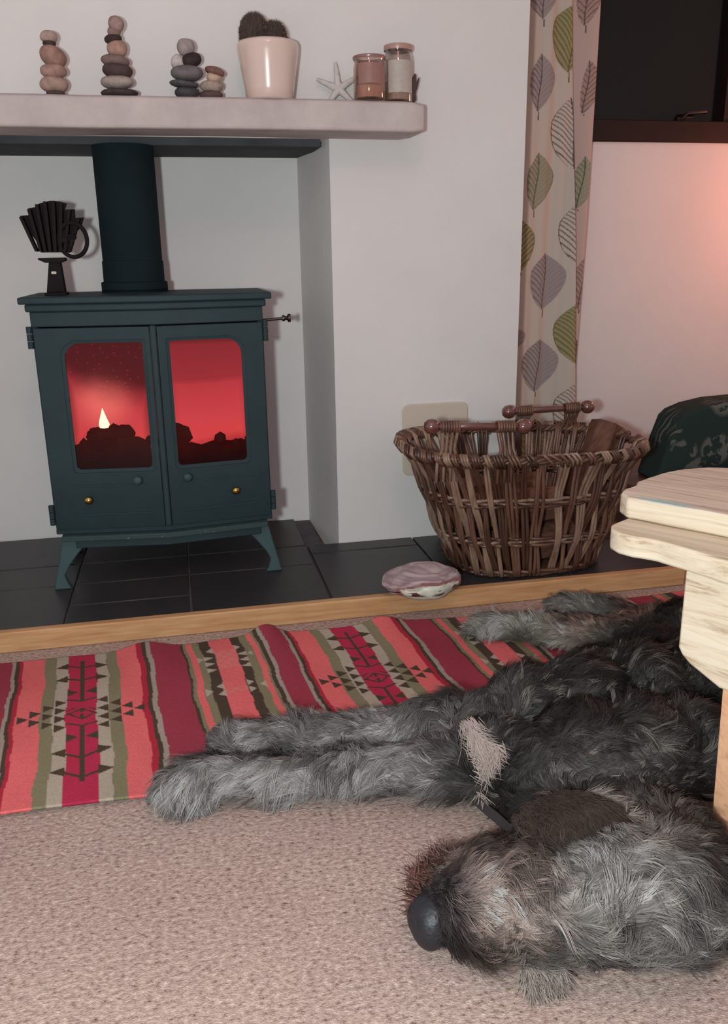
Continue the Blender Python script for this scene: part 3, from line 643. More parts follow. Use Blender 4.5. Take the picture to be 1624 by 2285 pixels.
M_rimg = mat('jar_rim_brown', lin(140,106,98), .25, spec=.6); glass_lid = mat('jar_lid_rose', lin(170,134,124), .3, spec=.6)
jar(.473,2.108,.0365,.096,.0345,'short candle jar, brown above cream wax, left of the taller jar',.036,M_wax,(.036,.078),M_lab1,M_jar,False)
jar(.546,2.128,.0335,.124,.0300,'taller lidded candle jar with a grey label right of the short jar',.05,M_wax,(.022,.090),M_lab2,M_jar2,True)
# dried leaf ornament at the right of the jars
M_leaf = mat('dried_leaf', lin(84,66,62), .8, noise=(40, lin(60,46,44), .3,.7))
bm = bmesh.new()
for (a, b_, w_) in (((.578,1.145),(.594,1.215),.011),((.588,1.165),(.604,1.208),.004),((.584,1.150),(.592,1.176),.009)):
    A = Vector((a[0],2.150,a[1])); Bv = Vector((b_[0],2.152,b_[1])); P = [A.lerp(Bv,k/6) for k in range(7)]
    tube(bm, P, [w_*s for s in (.3,.7,1,1,.8,.55,.15)], 8)
for v in bm.verts: v.co.y = 2.151+(v.co.y-2.151)*.35
tag(obj('dried_leaf_ornament', bm, M_leaf), 'dark dried leaf ornament tucked behind the taller candle jar', 'ornament')

# ------------------------------------------------------------------ shell on the hearth edge
def shell():
    bm = bmesh.new(); r = bmesh.ops.create_icosphere(bm, subdivisions=5, radius=1)
    V = np.array([v.co[:] for v in bm.verts]); bm.verts.ensure_lookup_table()
    x, y, z = V.T
    out = 1+.07*np.sin(3*x+1)+.05*np.sin(5*y+x*2)+.03*np.sin(11*x-6*y)
    X = x*.099*out; Y = y*.064*out; Z = np.sign(z)*np.abs(z)**.8*.034*(1-.55*np.clip(-x-.1,0,1))*(1+.10*np.sin(4*x+1)*np.sin(5*y))
    Z = Z+.0022*np.sin(38*np.abs(z)*1.2+6*x)*(z > -.2)
    cen = (x-.30)/.66; f = (z-(-.12))/.40
    cen = (x-.16)/.74; q_ = np.sqrt(np.clip(1-cen**2,0,1)); lens = (y < -.05) & (np.abs(cen) < 1) & (z < .34*q_) & (z > -.62*q_+.03*np.sin(9*x))
    q2 = np.sqrt(np.clip(1-(cen/1.16)**2,0,1)); band = (y < .05) & (np.abs(cen) < 1.16) & (z < .50*q2) & (z > -.98*q2) & ~lens
    col = np.empty((len(V),3)); nz = .5+.5*np.sin(13*z+2*x+3*y+2.2*np.sin(4*x+2*y)+1.1*np.sin(11*x+7*y)); nz2 = .5+.5*np.sin(7*x+11*z)
    a, b_ = np.array(lin(178,160,160)[:3]), np.array(lin(146,122,128)[:3])
    col[:] = a*nz[:,None]+b_*(1-nz[:,None])
    col[band] = lin(140,96,98)[:3]
    l1, l2 = np.array(lin(204,200,186)[:3]), np.array(lin(178,184,170)[:3]); t_ = (.5+.5*np.sin(13*x+9*z+2*np.sin(8*x)))[:,None]
    col[lens] = (l1*t_+l2*(1-t_))[lens]
    for v, a_, b2, c_ in zip(bm.verts, X, Y, Z): v.co = (a_, b2, c_)
    R = Matrix.Translation((.508,1.785,.078)) @ Matrix.Rotation(-.06,4,'Z') @ Matrix.Rotation(.06,4,'X')
    bmesh.ops.transform(bm, matrix=R, verts=bm.verts)
    o = obj('oyster_shell', bm, mat('shell', (1,1,1,1), .45, spec=.5, attr='col', bump=(45,.4,.003)), smooth=1)
    at = o.data.color_attributes.new('col','FLOAT_COLOR','POINT'); c = np.ones((len(V),4),np.float32); c[:,:3] = col; at.data.foreach_set('color', c.ravel())
    return o
tag(shell(), 'layered purple grey oyster shell with a pearly patch on the wooden hearth edge', 'shell')

# ------------------------------------------------------------------ basket
BX, BY = .818, 1.965
BK = empty('log_basket', (BX,BY,HZ), 'large brown wicker log basket with two rod handles on the hearth', 'basket')
def se(a, ax, by, n=2.7):
    c, s = math.cos(a), math.sin(a); return math.copysign(abs(c)**(2/n), c)*ax, math.copysign(abs(s)**(2/n), s)*by
def bprof(t, a, off=0.0):
    """t 0 base .. 1 rim"""
    ax = np.interp(t, [0,.25,.5,.75,.9,1], [.182,.212,.236,.262,.282,.294]); by = np.interp(t, [0,.25,.5,.75,.9,1], [.140,.152,.163,.172,.182,.190])
    x, y = se(a, ax+off, by+off); tilt = -.007*x/.3
    return Vector((BX+x+.010*(1-t), BY+y, HZ+.006+(.298+tilt)*t))
NS = 62
for i in range(NS):
    a = 2*math.pi*(i+.5*random.random()*.4)/NS
    bm = bmesh.new(); nrod = 3 if i % 3 else 2
    lean = random.uniform(-.03,.03)
    for k in range(nrod):
        da = (k-(nrod-1)/2)*.026; ph = random.uniform(-.012,.012); P = []
        for j in range(15):
            t = j/14
            w = .0065*math.cos(math.pi*(t*3+ (i%2)))          # in front of and behind the two woven rows
            P.append(bprof(t, a+da*(1+.5*math.sin(3*t+i))+lean*(t-.5)+ph*math.sin(7*t), w+random.uniform(-.001,.001)))
        P.append(bprof(1.035, a+da+lean*.6, .004)); P.append(bprof(1.05, a+da+lean*.6+.02, .014)); P.append(bprof(1.0, a+da+lean*.6+.045, .019)); P.append(bprof(.95, a+da+lean*.6+.06, .014))
        tube(bm, P, [.0046]*10+[.0042]*5+[.0038]*4, 6)
    obj('willow_stake', bm, M_wick[(i*7+i//3) % 3], BK, smooth=1)
def woven(t, amp, r, strands=2, dz=.008, name='weaver', mt=0):
    for s_ in range(strands):
        bm = bmesh.new(); P = []
        n = 200
        for j in range(n):
            a = 2*math.pi*j/n; P.append(bprof(t, a, amp*math.sin(NS/2*a+math.pi*s_))+Vector((0,0,dz*(s_-(strands-1)/2)+.0012*math.sin(9*a))))
        tube(bm, P, r, 6, closed=True); obj(name, bm, M_wick[(mt+s_) % 3], BK, smooth=1)
woven(.635,.005,.0042,3,.0078,mt=0); woven(.30,.005,.0042,3,.0078,mt=1); woven(.015,.003,.0045,2,.008)
# braided rim: three strands twisting round the edge
for s_ in range(4):
    bm = bmesh.new(); P = []
    for j in range(360):
        a = 2*math.pi*j/360; q = 26*a+s_*math.pi/2
        P.append(bprof(1.0, a,   .004+.0062*math.cos(q))+Vector((0,0,.0062*math.sin(q))))
    tube(bm, P, .0050, 6, closed=True); obj('rim_braid', bm, M_wick[s_ % 2] if s_ else M_rim, BK, smooth=1)
bm = bmesh.new(); prism(bm, [se(2*math.pi*i/40, .172, .136) for i in range(40)], (0,.008), 'z', Matrix.Translation((BX+.010,BY,HZ))); obj('basket_floor', bm, M_rim, BK)
def handle(x0, x1, y, z0, z1, aa):
    bm = bmesh.new(); A = Vector((x0,y,z0)); Bv = Vector((x1,y,z1)); d = (Bv-A)
    tube(bm, [A, Bv], .0085, 14); h = obj('handle', bm, M_rod, BK, smooth=1)
    for e, s in ((A,-1),(Bv,1)):
        bm = bmesh.new(); q = d.normalized().to_track_quat('Z','Y').to_matrix().to_4x4()
        lathe(bm, [(0,-.018),(.009,-.0165),(.0155,-.010),(.0185,0),(.0165,.009),(.010,.0165),(0,.019)], (0,0,0), 24, Matrix.Translation(e) @ q); obj('handle_knob', bm, M_rod, h, smooth=1)
    for f in (.20, .80):
        c = A+d*f
        bm = bmesh.new()
        for k in range(7): 
            cc_ = c+d.normalized()*(k-3)*.0062; tube(bm, [cc_+Vector((0,.0115*math.cos(q_),.0115*math.sin(q_))) for q_ in [2*math.pi*i/14 for i in range(14)]], .0033, 6, closed=True)
        obj('wicker_binding', bm, M_wick[1], h, smooth=1)
        bm = bmesh.new()
        xr = c.x-BX
        yy = .190*(1-min(.98,abs(xr)/.294)**2.7)**(1/2.7)*(1 if y > BY else -1)
        for k in range(4):
            ox = (k-1.5)*.0105; foot = Vector((c.x+ox*1.5, BY+yy, .345)); foot2 = Vector((c.x+ox*1.6, BY+yy*.99, .300))
            tube(bm, [c+Vector((ox,0,.006)), c+Vector((ox*1.1,0,-.012)), c.lerp(foot,.6)+Vector((0,.0,0)), foot+Vector((0,0,.004)), foot2], .0042, 6)
        obj('handle_post', bm, M_wick[2 if f < .5 else 1], h, smooth=1)
handle(.538,.757,1.805,.436,.424,0)
handle(.842,1.068,2.112,.402,.404,1)
# logs in the basket
LG = [((1.02,2.02,.17),(1.105,2.06,.365),.048,'split log sticking up above the right rim of the wicker basket'),
      ((.70,1.90,.10),(.95,1.94,.10),.05,'log lying at the front of the wicker basket, bottom layer'),
      ((.70,2.02,.11),(.98,2.03,.11),.05,'log lying at the back of the wicker basket, bottom layer'),
      ((.68,1.91,.195),(.90,1.92,.20),.045,'log lying in the front left of the wicker basket, upper layer'),
      ((.68,2.02,.21),(.90,2.03,.21),.045,'log lying in the back left of the wicker basket, upper layer')]
for i, (a, b_, r_, lab) in enumerate(LG):
    bm = bmesh.new(); A, Bv = Vector(a), Vector(b_); n = 6 if i == 0 else 9
    tube(bm, [A.lerp(Bv,k/6) for k in range(7)], [r_*random.uniform(.93,1.05) for _ in range(7)], n)
    tag(obj('firewood_log', bm, M_log, smooth=25, bevel=.003 if i == 0 else 0), lab, 'log', 'firewood in the basket')

# ------------------------------------------------------------------ cushion on a low wooden stool, right
M_rw = mat('reddish_wood', lin(92,48,36), .4, spec=.4, noise=(5, lin(62,32,26), .3,.7,(1,8,8)))
SO = empty('low_stool', (1.55,2.2,0), 'low reddish brown wooden stool against the wall right of the basket', 'stool')
bm = bmesh.new(); prism(bm, [(1.232,.128),(1.225,.150),(1.24,.163),(1.30,.168),(1.95,.168),(1.96,.128)], (2.04,2.46), 'y'); obj('seat', bm, M_rw, SO, bevel=.006)
obj('apron', B((1.245,2.06,.07),(1.93,2.08,.128)), M_rw, SO, bevel=.002); obj('apron', B((1.245,2.42,.07),(1.93,2.44,.128)), M_rw, SO, bevel=.002)
for x in (1.235,1.89):
    for y in (2.05,2.41):
        bm = bmesh.new(); lathe(bm, [(0,0),(.016,0),(.02,.05),(.026,.10),(.026,.13),(0,.13)], (x+.03,y+.02,0), 16); obj('leg', bm, M_rw, SO)
def paisley_mat():
    m = mat('paisley_velvet', lin(38,54,52), .9, spec=.15); n = m.node_tree.nodes; L = m.node_tree.links; b = n['Principled BSDF']
    tc = n.new('ShaderNodeTexCoord'); v = n.new('ShaderNodeTexVoronoi'); v.inputs['Scale'].default_value = 9.5; L.new(tc.outputs['Object'], v.inputs['Vector'])
    w = n.new('ShaderNodeTexWave'); w.wave_type = 'RINGS'; w.inputs['Scale'].default_value = 16; w.inputs['Distortion'].default_value = 9; w.inputs['Detail'].default_value = 3; L.new(tc.outputs['Object'], w.inputs['Vector'])
    a = n.new('ShaderNodeMapRange'); a.inputs[1].default_value = .50; a.inputs[2].default_value = .40; L.new(v.outputs['Distance'], a.inputs[0])
    c = n.new('ShaderNodeMapRange'); c.inputs[1].default_value = .62; c.inputs[2].default_value = .8; L.new(w.outputs[0], c.inputs[0])
    k = n.new('ShaderNodeMath'); k.operation = 'MULTIPLY'; L.new(a.outputs[0], k.inputs[0]); L.new(c.outputs[0], k.inputs[1])
    nz = n.new('ShaderNodeTexNoise'); nz.inputs['Scale'].default_value = 5; L.new(tc.outputs['Object'], nz.inputs['Vector']); g = n.new('ShaderNodeMapRange'); g.inputs[1].default_value = .38; g.inputs[2].default_value = .46; L.new(nz.outputs[0], g.inputs[0])
    k2 = n.new('ShaderNodeMath'); k2.operation = 'MULTIPLY'; L.new(k.outputs[0], k2.inputs[0]); L.new(g.outputs[0], k2.inputs[1])
    mx = n.new('ShaderNodeMix'); mx.data_type = 'RGBA'; mx.inputs[6].default_value = lin(38,52,50); mx.inputs[7].default_value = lin(92,92,88); L.new(k2.outputs[0], mx.inputs[0]); L.new(mx.outputs[2], b.inputs['Base Color']); return m
M_pais = paisley_mat()
bm = bmesh.new()
out = [(1.310,.168),(1.316,.185),(1.330,.235),(1.347,.290),(1.366,.345),(1.385,.362),(1.430,.378),(1.500,.390),(1.600,.394),(1.75,.385),(1.84,.35),(1.87,.27),(1.88,.168)]
prism(bm, out, (2.14,2.26), 'y')
o = obj('seat_cushion', bm, M_pais, None, bevel=.028, seg=5, smooth=1); tag(o, 'dark green cushion with pale paisley print standing on the low stool', 'cushion')

# ------------------------------------------------------------------ pale wooden bench, foreground right
BN = empty('rustic_bench', (.86,.75,0), 'pale rough pine bench with rounded end at the right edge, nearest the camera', 'bench')
def slab(name, outline, z0, z1, ms, jit, parent=BN):
    # resample and roughen the outline
    P = []
    n = len(outline)
    for i in range(n):
        a, b_ = Vector(outline[i]), Vector(outline[(i+1)%n]); k = max(1, int((b_-a).length/.012))
        for j in range(k): P.append(a.lerp(b_, j/k))
    P = [(p.x+jit*math.sin(i*1.7)*random.random(), p.y+jit*math.sin(i*1.1)*random.random()) for i, p in enumerate(P)]
    bm = bmesh.new(); prism(bm, P, (z0,z1), 'z')
    o = obj(name, bm, ms[0], parent, bevel=.0035, seg=2)
    if len(ms) > 1:
        o.data.materials.append(ms[1])
        for p in o.data.polygons:
            if p.normal.z > .9: p.material_index = 1
    return o
top = [(.603,1.054),(.606,1.078),(.622,1.100),(.650,1.114),(.662,1.132),(.690,1.150),(.726,1.170),(.770,1.185),(.815,1.184),(.855,1.166),(1.32,.53),(1.00,.40),(.80,.78),(.685,.942),(.653,.985),(.617,1.036)]
slab('top_board', top, .4395, .470, (M_pine, M_pine_top), .0012)
low = [(.562,.996),(.560,1.016),(.570,1.034),(.592,1.050),(.640,1.080),(.74,1.12),(.80,1.02),(1.12,.55),(.86,.42),(.70,.74),(.640,.848),(.617,.905),(.595,.955),(.572,.978)]
slab('lower_board', low, .4085, .4385, (M_pine, M_pine), .0012)
ux, uy = .50, -.866
def off(p, a, b_): return (p[0]+ux*a-uy*b_, p[1]+uy*a+ux*b_)
p0 = (.616,.920)
bm = bmesh.new()
fr = [(0.0,.408),(0.0,.300),(.006,.290),(.018,.281),(.040,.271),(.060,.262),(.20,.262),(.20,.408)]
lo_ = [bm.verts.new((*off(p0,a,0),z)) for a, z in fr]; hi_ = [bm.verts.new((*off(p0,a,.045),z)) for a, z in fr]
bm.faces.new(lo_); bm.faces.new(hi_[::-1])
for i in range(len(fr)): bm.faces.new([lo_[i], hi_[i], hi_[(i+1)%len(fr)], lo_[(i+1)%len(fr)]])
obj('apron_board', bm, M_pine, BN, bevel=.003)
def bleg(x, y, tx, ty, top_z=.27):
    bm = bmesh.new(); w = .018
    c = [(-w,-w),(w,-w),(w,w),(-w,w)]
    lo = [bm.verts.new((x+a,y+b_,0)) for a, b_ in c]; hi = [bm.verts.new((tx+a,ty+b_,top_z)) for a, b_ in c]
    bm.faces.new(lo[::-1]); bm.faces.new(hi)
    for i in range(4): bm.faces.new([lo[i],lo[(i+1)%4],hi[(i+1)%4],hi[i]])
    tag(obj('leg', bm, M_orange, BN, bevel=.002), 'orange pine leg')
bleg(.678,.850,.670,.852,.272); bleg(1.12,.62,1.10,.62,.408); bleg(.92,.50,.92,.50,.408)

# ------------------------------------------------------------------ rug
def rug():
    st = .0021
    u = np.arange(-.95, 1.30, st); v = np.arange(0, .535, st); nx, ny = len(u), len(v)
    U, Vv = np.meshgrid(u, v)                          # v: 0 at the hearth side, grows to the room
    cr = {'mar': (143,56,70), 'cri': (168,46,72), 'red': (162,44,60), 'cor': (208,100,102), 'oli': (122,116,92), 'tan': (164,152,138), 'grey': (150,138,128), 'dark': (72,60,50)}
    cr = {k: np.array(lin(*c)[:3]) for k, c in cr.items()}
    per = .554
    seq = [(-.361,'cor'),(-.318,'oli'),(-.296,'tan'),(-.273,'cri'),(-.219,'tan'),(-.197,'oli'),(-.175,'cor'),(-.135,'red'),(-.124,'dark'),(-.1165,'grey'),(-.107,'mar'),(-.045,'dark'),(-.040,'oli'),(-.033,'cor'),
           (-.020,'oli'),(-.006,'dark'),(.016,'cor'),(.061,'dark'),(.080,'oli'),(.097,'cor'),(.109,'oli'),(.114,'dark'),(.1225,'grey'),(.130,'mar'),(.172,'grey'),(.179,'dark'),(.186,'red')]
    wob = .0022*np.sin(23*Vv+2)+.0012*np.sin(61*Vv+U*8)
    uu = ((U+wob+.361) % per)-.361
    col = np.empty((ny, nx, 3)); names = [s[1] for s in seq]; b = np.array([s[0] for s in seq]); idx = np.searchsorted(b, uu, side='right')-1
    pal = np.array([cr[n] for n in names]); col[:] = pal[idx]
    def tri(P, c):
        # P given in local (u in one period, v)
        (x1,y1),(x2,y2),(x3,y3) = P
        for k in (-1,0,1,2):
            X = U-k*per
            d1 = (X-x2)*(y1-y2)-(x1-x2)*(Vv-y2); d2 = (X-x3)*(y2-y3)-(x2-x3)*(Vv-y3); d3 = (X-x1)*(y3-y1)-(x3-x1)*(Vv-y1)
            m_ = ((d1>=0)&(d2>=0)&(d3>=0))|((d1<=0)&(d2<=0)&(d3<=0)); col[m_] = cr[c]
    def quad(x0,x1,y0,y1,c):
        tri([(x0,y0),(x1,y0),(x1,y1)],c); tri([(x0,y0),(x1,y1),(x0,y1)],c)
    def line(a, b2, w, c):
        a, b2 = np.array(a), np.array(b2); d = b2-a; n_ = np.array([-d[1],d[0]])/np.linalg.norm(d)*w/2
        tri([a-n_,a+n_,b2+n_],c); tri([a-n_,b2+n_,b2-n_],c)
    uc = -.246; vc = .252
    # central tree
    quad(uc-.004,uc+.004,.028,.205,'dark'); quad(uc-.004,uc+.004,.300,.478,'dark')
    for s in (-1,1):
        for vv, dv in ((.052,-.008),(.107,-.008),(.385,.012),(.446,.012)):
            tip = (uc+s*.051, vv-dv*.3)
            tri([tip, (uc+s*.0265, vv-.015), (uc+s*.0265, vv+.013)], 'dark'); line((uc+s*.028, vv+dv*.2),(uc, vv+.014+dv*.5), .006,'dark')
        # inner small motifs in crimson
        for vv in (.165,.335): tri([(uc+s*.006,vv),(uc+s*.027,vv-.014),(uc+s*.027,vv+.014)],'dark'); 
        for vv in (.205,.298): tri([(uc+s*.022,vv),(uc+s*.002,vv-.012),(uc+s*.002,vv+.012)],'dark') if False else line((uc,vv),(uc+s*.027,vv-.012),.005,'dark')
        line((uc,vc-.018),(uc+s*.026,vc+.004),.004,'dark'); line((uc,vc+.022),(uc+s*.026,vc-.002),.004,'dark'); line((uc+s*.012,vc-.022),(uc+s*.026,vc-.010),.004,'dark')
        # lattice of inward pointing triangles
        for k, (xo, vs) in enumerate(((.027,(-1.5,-.5,.5,1.5)),(.049,(-1,0,1)),(.071,(-.5,.5)),(.092,(0,)))):
            for q in vs:
                h = .0315; v0 = vc+q*h; tri([(uc+s*xo, v0),(uc+s*(xo+.0205), v0-.0135),(uc+s*(xo+.0205), v0+.0135)],'dark')
    for vv in (vc-.012, vc+.012): quad(uc-.003,uc+.003,vv-.008,vv+.008,'dark')
    # second motif on the dark stripes
    u2 = .0385
    for s in (-1,1):
        e = u2+s*.0225
        for vv in (.052,.215,.245): tri([(e,vv-.013),(e,vv+.013),(e+s*.014,vv)],'tan')
        for vv in (.085,.112,.140): tri([(e+s*.001,vv),(e+s*.022,vv-.011),(e+s*.022,vv+.011)],'tan'); 
        tri([(e+s*.022,.085),(e+s*.034,.075),(e+s*.034,.10)],'tan'); tri([(e+s*.022,.230),(e+s*.036,.215),(e+s*.036,.245)],'tan')
        tri([(e,.10),(e+s*.012,.092),(e+s*.012,.108)],'dark'); tri([(e,.13),(e+s*.012,.122),(e+s*.012,.138)],'dark')
        for vv in (.385,.43,.47): tri([(e,vv-.013),(e,vv+.013),(e+s*.014,vv)],'tan')
    # worn pale bands across the coral
    for vv, w_ in ((.10,.040),(.238,.010)):
        for k in (-1,0,1,2):
            m_ = (np.abs(U-k*per-u2)<.022)&(np.abs(Vv-vv)<w_); f = (.30*(.5+.5*np.sin(U*300)*np.sin(Vv*260)))[m_][:,None]; col[m_] = col[m_]*(1-f)+cr['tan']*f
    wear = 1-.10*np.clip(rng.normal(0,.6,(ny,nx)),-1,1); col *= wear[...,None]
    col = np.clip(col*(1+.08*np.sin(U*5+Vv*9))[...,None],0,1)
    # world position: rug is turned about five degrees, ruckled at the hearth side
    X = U+Vv*.092; Y = 1.716-Vv*.985+.008*np.sin(U*7)+.004*np.sin(U*17)
    fade = np.exp(-Vv/.10)
    rid = lambda c, w_, h: h*np.exp(-((U-c-Vv*.12)/w_)**2)
    Z = .006+fade*(rid(-.118,.05,.015)+rid(.137,.03,.019)+rid(.40,.04,.013)+rid(-.5,.06,.012)+rid(.9,.06,.012))+.0012*np.sin(U*40)*np.sin(Vv*30)
    Y = Y+fade*.4*(rid(-.118,.05,.021)+rid(.137,.035,.024)+rid(.40,.04,.02))
    V_ = np.stack([X,Y,Z],-1).reshape(-1,3)
    o = mesh_np('woven_rug', V_, grid_faces(nx,ny), mat('kilim_wool', (1,1,1,1), .95, spec=.1, attr='col', bump=(500,.5,.002)), None, col.reshape(-1,3))
    s = o.modifiers.new('thickness','SOLIDIFY'); s.thickness = .005; s.offset = -1
    return o
tag(rug(), 'long red, coral and olive striped kilim rug along the hearth under the dog', 'rug')

# ------------------------------------------------------------------ dog asleep on its side
DOG = empty('dog', (.55,1.0,0), 'large shaggy dark grey dog asleep on its side on the rug and carpet', 'dog')
LEG1 = [(-.058,1.150,.034,.032),(-.025,1.158,.039,.037),(.032,1.155,.037,.033),(.119,1.141,.036,.032),(.221,1.124,.038,.034),(.306,1.098,.046,.042),(.370,1.075,.056,.052)]
LEG2 = [(.030,1.272,.032,.029),(.070,1.262,.036,.033),(.159,1.240,.038,.034),(.248,1.220,.042,.038),(.321,1.205,.050,.046),(.397,1.190,.060,.055)]
TORSO = [(.416,1.066,.068,.062),(.448,1.133,.070,.064),(.513,1.148,.084,.078),(.455,1.005,.071,.066),(.600,1.138,.092,.086),(.530,.995,.090,.084),(.698,1.142,.095,.088),(.612,.990,.091,.085),(.798,1.153,.092,.086),(.700,1.000,.084,.076),
 (.671,1.222,.075,.068),(.802,1.267,.078,.070),(.903,1.289,.085,.078),(.850,1.098,.096,.090),(.955,1.234,.095,.088),(.961,1.158,.101,.095),(1.03,1.28,.095,.09),(1.02,1.38,.09,.085),(.93,1.38,.075,.068)]
NECK = [(.458,.915,.054,.050),(.470,.950,.060,.056),(.505,.880,.064,.060),(.548,.875,.066,.060),(.575,.930,.066,.060),(.560,.809,.070,.066),(.530,.765,.074,.070),(.420,.850,.050,.046)]
HEAD = [(.262,.806,.038,.034),(.275,.838,.046,.040),(.285,.795,.054,.048),(.311,.780,.066,.059),(.355,.768,.072,.067),(.380,.820,.060,.055),(.409,.752,.078,.073),(.440,.810,.070,.065),(.459,.742,.082,.077),(.499,.735,.078,.072),(.545,.735,.070,.064),(.352,.722,.020,.015),(.30,.845,.045,.040),(.34,.85,.050,.045)]
HIND1 = [(.602,1.595,.033,.029),(.661,1.576,.035,.031),(.737,1.518,.038,.034),(.808,1.457,.046,.041),(.873,1.399,.058,.052)]
HIND2 = [(.825,1.673,.030,.026),(.869,1.618,.035,.031),(.907,1.546,.039,.034),(.950,1.476,.047,.042),(.976,1.389,.063,.055)]
CHAINS = [(LEG1,1,(-1,.08,0)),(LEG2,1,(-1,.15,0)),(TORSO,0,(.75,.30,0)),(NECK,0,(.5,.5,0)),(HEAD,0,(.55,-.25,0)),(HIND1,1,(-.85,.5,0)),(HIND2,1,(-.65,.7,0))]
def capsule(bm, a, b):
    """tapered capsule between two spheres, as stacked spheres"""
    A, Bv = Vector(a[:3]), Vector(b[:3]); n = max(2, int((Bv-A).length/(.35*min(a[3],b[3]))))
    for k in range(n+1):
        t = k/n; bmesh.ops.create_icosphere(bm, subdivisions=2, radius=a[3]*(1-t)+b[3]*t, matrix=Matrix.Translation(A.lerp(Bv,t)))
bm = bmesh.new()
for ch, chain, _ in CHAINS:
    if chain:
        for a, b_ in zip(ch, ch[1:]): capsule(bm, a, b_)
    else:
        for b_ in ch: bmesh.ops.create_icosphere(bm, subdivisions=3, radius=b_[3], matrix=Matrix.Translation(b_[:3]))
capsule(bm, (.448,1.12,.068,.062), (.36,1.195,.055,.048)); capsule(bm, (.258,.812,.032,.026), (.311,.783,.066,.055))
# toes on the paws
for cx, cy, cz, dx, dy in ((-.074,1.150,.028,-1,.1),(.016,1.272,.030,-1,.15),(.592,1.602,.028,-.85,.5),(.815,1.682,.026,-.6,.8)):
    for k in range(4):
        q = (k-1.5)*.0135; bmesh.ops.create_icosphere(bm, subdivisions=2, radius=.0125, matrix=Matrix.Translation((cx+dx*.006-dy*q, cy+dy*.006+dx*q*.5, cz+q*.5)))
# muzzle, brow, ear root
bmesh.ops.create_icosphere(bm, subdivisions=2, radius=.030, matrix=Matrix.Translation((.262,.835,.055)))
bmesh.ops.create_icosphere(bm, subdivisions=2, radius=.024, matrix=Matrix.Translation((.335,.742,.110)))
me = bpy.data.meshes.new('dog_raw'); bm.to_mesh(me); bm.free()
tmp = bpy.data.objects.new('dog_raw', me); C.objects.link(tmp)
r = tmp.modifiers.new('r','REMESH'); r.mode = 'VOXEL'; r.voxel_size = .0075
s = tmp.modifiers.new('s','SMOOTH'); s.factor = .6; s.iterations = 9
dg = bpy.context.evaluated_depsgraph_get(); ev = tmp.evaluated_get(dg); me2 = bpy.data.meshes.new_from_object(ev)
bpy.data.objects.remove(tmp)
nv = len(me2.vertices); DV = np.empty(nv*3, np.float32); me2.vertices.foreach_get('co', DV); DV = DV.reshape(-1,3)
me2.calc_loop_triangles(); nt_ = len(me2.loop_triangles); DT = np.empty(nt_*3, np.int32); me2.loop_triangles.foreach_get('vertices', DT); DT = DT.reshape(-1,3)
DV[:,2] = np.maximum(DV[:,2], np.where((DV[:,1] > 1.195), .009, .0015))
bpy.data.meshes.remove(me2)
# colour of the coat: patches with a place of their own on the body
def L3(*c): return np.array(lin(*c)[:3])*np.array([1.08,.98,.89])
PATCH = [ # centre, radius, colour, strength
 *[((x,y,z),.075,L3(128,128,132),1.0) for x,y,z,r in LEG1[:6]], *[((x,y,z),.070,L3(116,116,120),1.0) for x,y,z,r in LEG2[:5]],
 ((-.085,1.135,.02),.035,L3(78,78,84),2.2), ((.010,1.272,.03),.034,L3(70,66,68),2.2), ((.12,1.13,.052),.06,L3(150,150,152),.9), ((-.02,1.155,.05),.05,L3(150,154,158),1.2),((.12,1.26,.05),.05,L3(146,146,148),1.0),
 *[((x,y,z),.070,L3(138,142,138),1.0) for x,y,z,r in HIND1[:3]], ((.76,1.50,.07),.05,L3(124,104,96),1.3), *[((x,y,z),.055,L3(120,122,122),1.0) for x,y,z,r in HIND2[:2]], ((.88,1.47,.08),.05,L3(118,96,90),1.0),
 ((.40,1.10,.12),.10,L3(60,60,62),1.2), ((.52,1.10,.17),.13,L3(36,35,36),1.3), ((.64,1.06,.18),.14,L3(34,32,31),1.3), ((.56,1.22,.14),.10,L3(64,66,66),1.1), ((.44,1.17,.12),.08,L3(82,84,86),1.1),
 ((.75,1.18,.18),.15,L3(40,38,37),1.2), ((.92,1.25,.17),.16,L3(38,36,35),1.2), ((.55,.97,.17),.09,L3(52,50,50),1.1), ((.42,.97,.08),.07,L3(44,44,46),1.4), ((.64,.96,.16),.08,L3(56,56,57),1.1),
 ((.50,.90,.13),.075,L3(66,66,68),1.1), ((.43,.84,.13),.055,L3(40,38,39),1.8), ((.48,.86,.13),.05,L3(46,44,44),1.3), ((.40,.86,.10),.04,L3(44,36,36),1.6),
 ((.345,.855,.07),.05,L3(58,46,44),1.5), ((.250,.865,.05),.030,L3(78,54,48),2.2), ((.242,.845,.06),.020,L3(74,50,44),2.0), ((.305,.845,.09),.032,L3(124,114,110),2.2), ((.335,.83,.11),.025,L3(138,130,128),1.4),
 ((.250,.795,.07),.034,L3(40,38,42),2.6),((.282,.785,.09),.030,L3(58,54,56),1.5), ((.31,.79,.12),.035,L3(104,94,92),1.3), ((.315,.755,.09),.040,L3(112,102,100),1.4), ((.345,.78,.13),.04,L3(72,64,64),1.3), ((.36,.745,.12),.04,L3(92,86,86),1.2),
 ((.41,.80,.15),.05,L3(112,116,118),1.7), ((.41,.76,.16),.05,L3(116,118,120),1.5), ((.46,.80,.155),.035,L3(156,160,162),2.0), ((.48,.765,.155),.040,L3(146,148,150),1.7), ((.42,.72,.10),.05,L3(126,126,128),1.4), ((.50,.72,.09),.05,L3(112,112,114),1.2),
 ((.545,.78,.12),.06,L3(58,56,56),1.6), ((.57,.84,.12),.055,L3(54,52,52),1.6), ((.352,.712,.02),.035,L3(132,132,134),1.8)]
PC = np.array([p[0] for p in PATCH], np.float32); PR = np.array([p[1] for p in PATCH], np.float32); PK = np.array([p[2] for p in PATCH], np.float32); PW = np.array([p[3] for p in PATCH], np.float32)
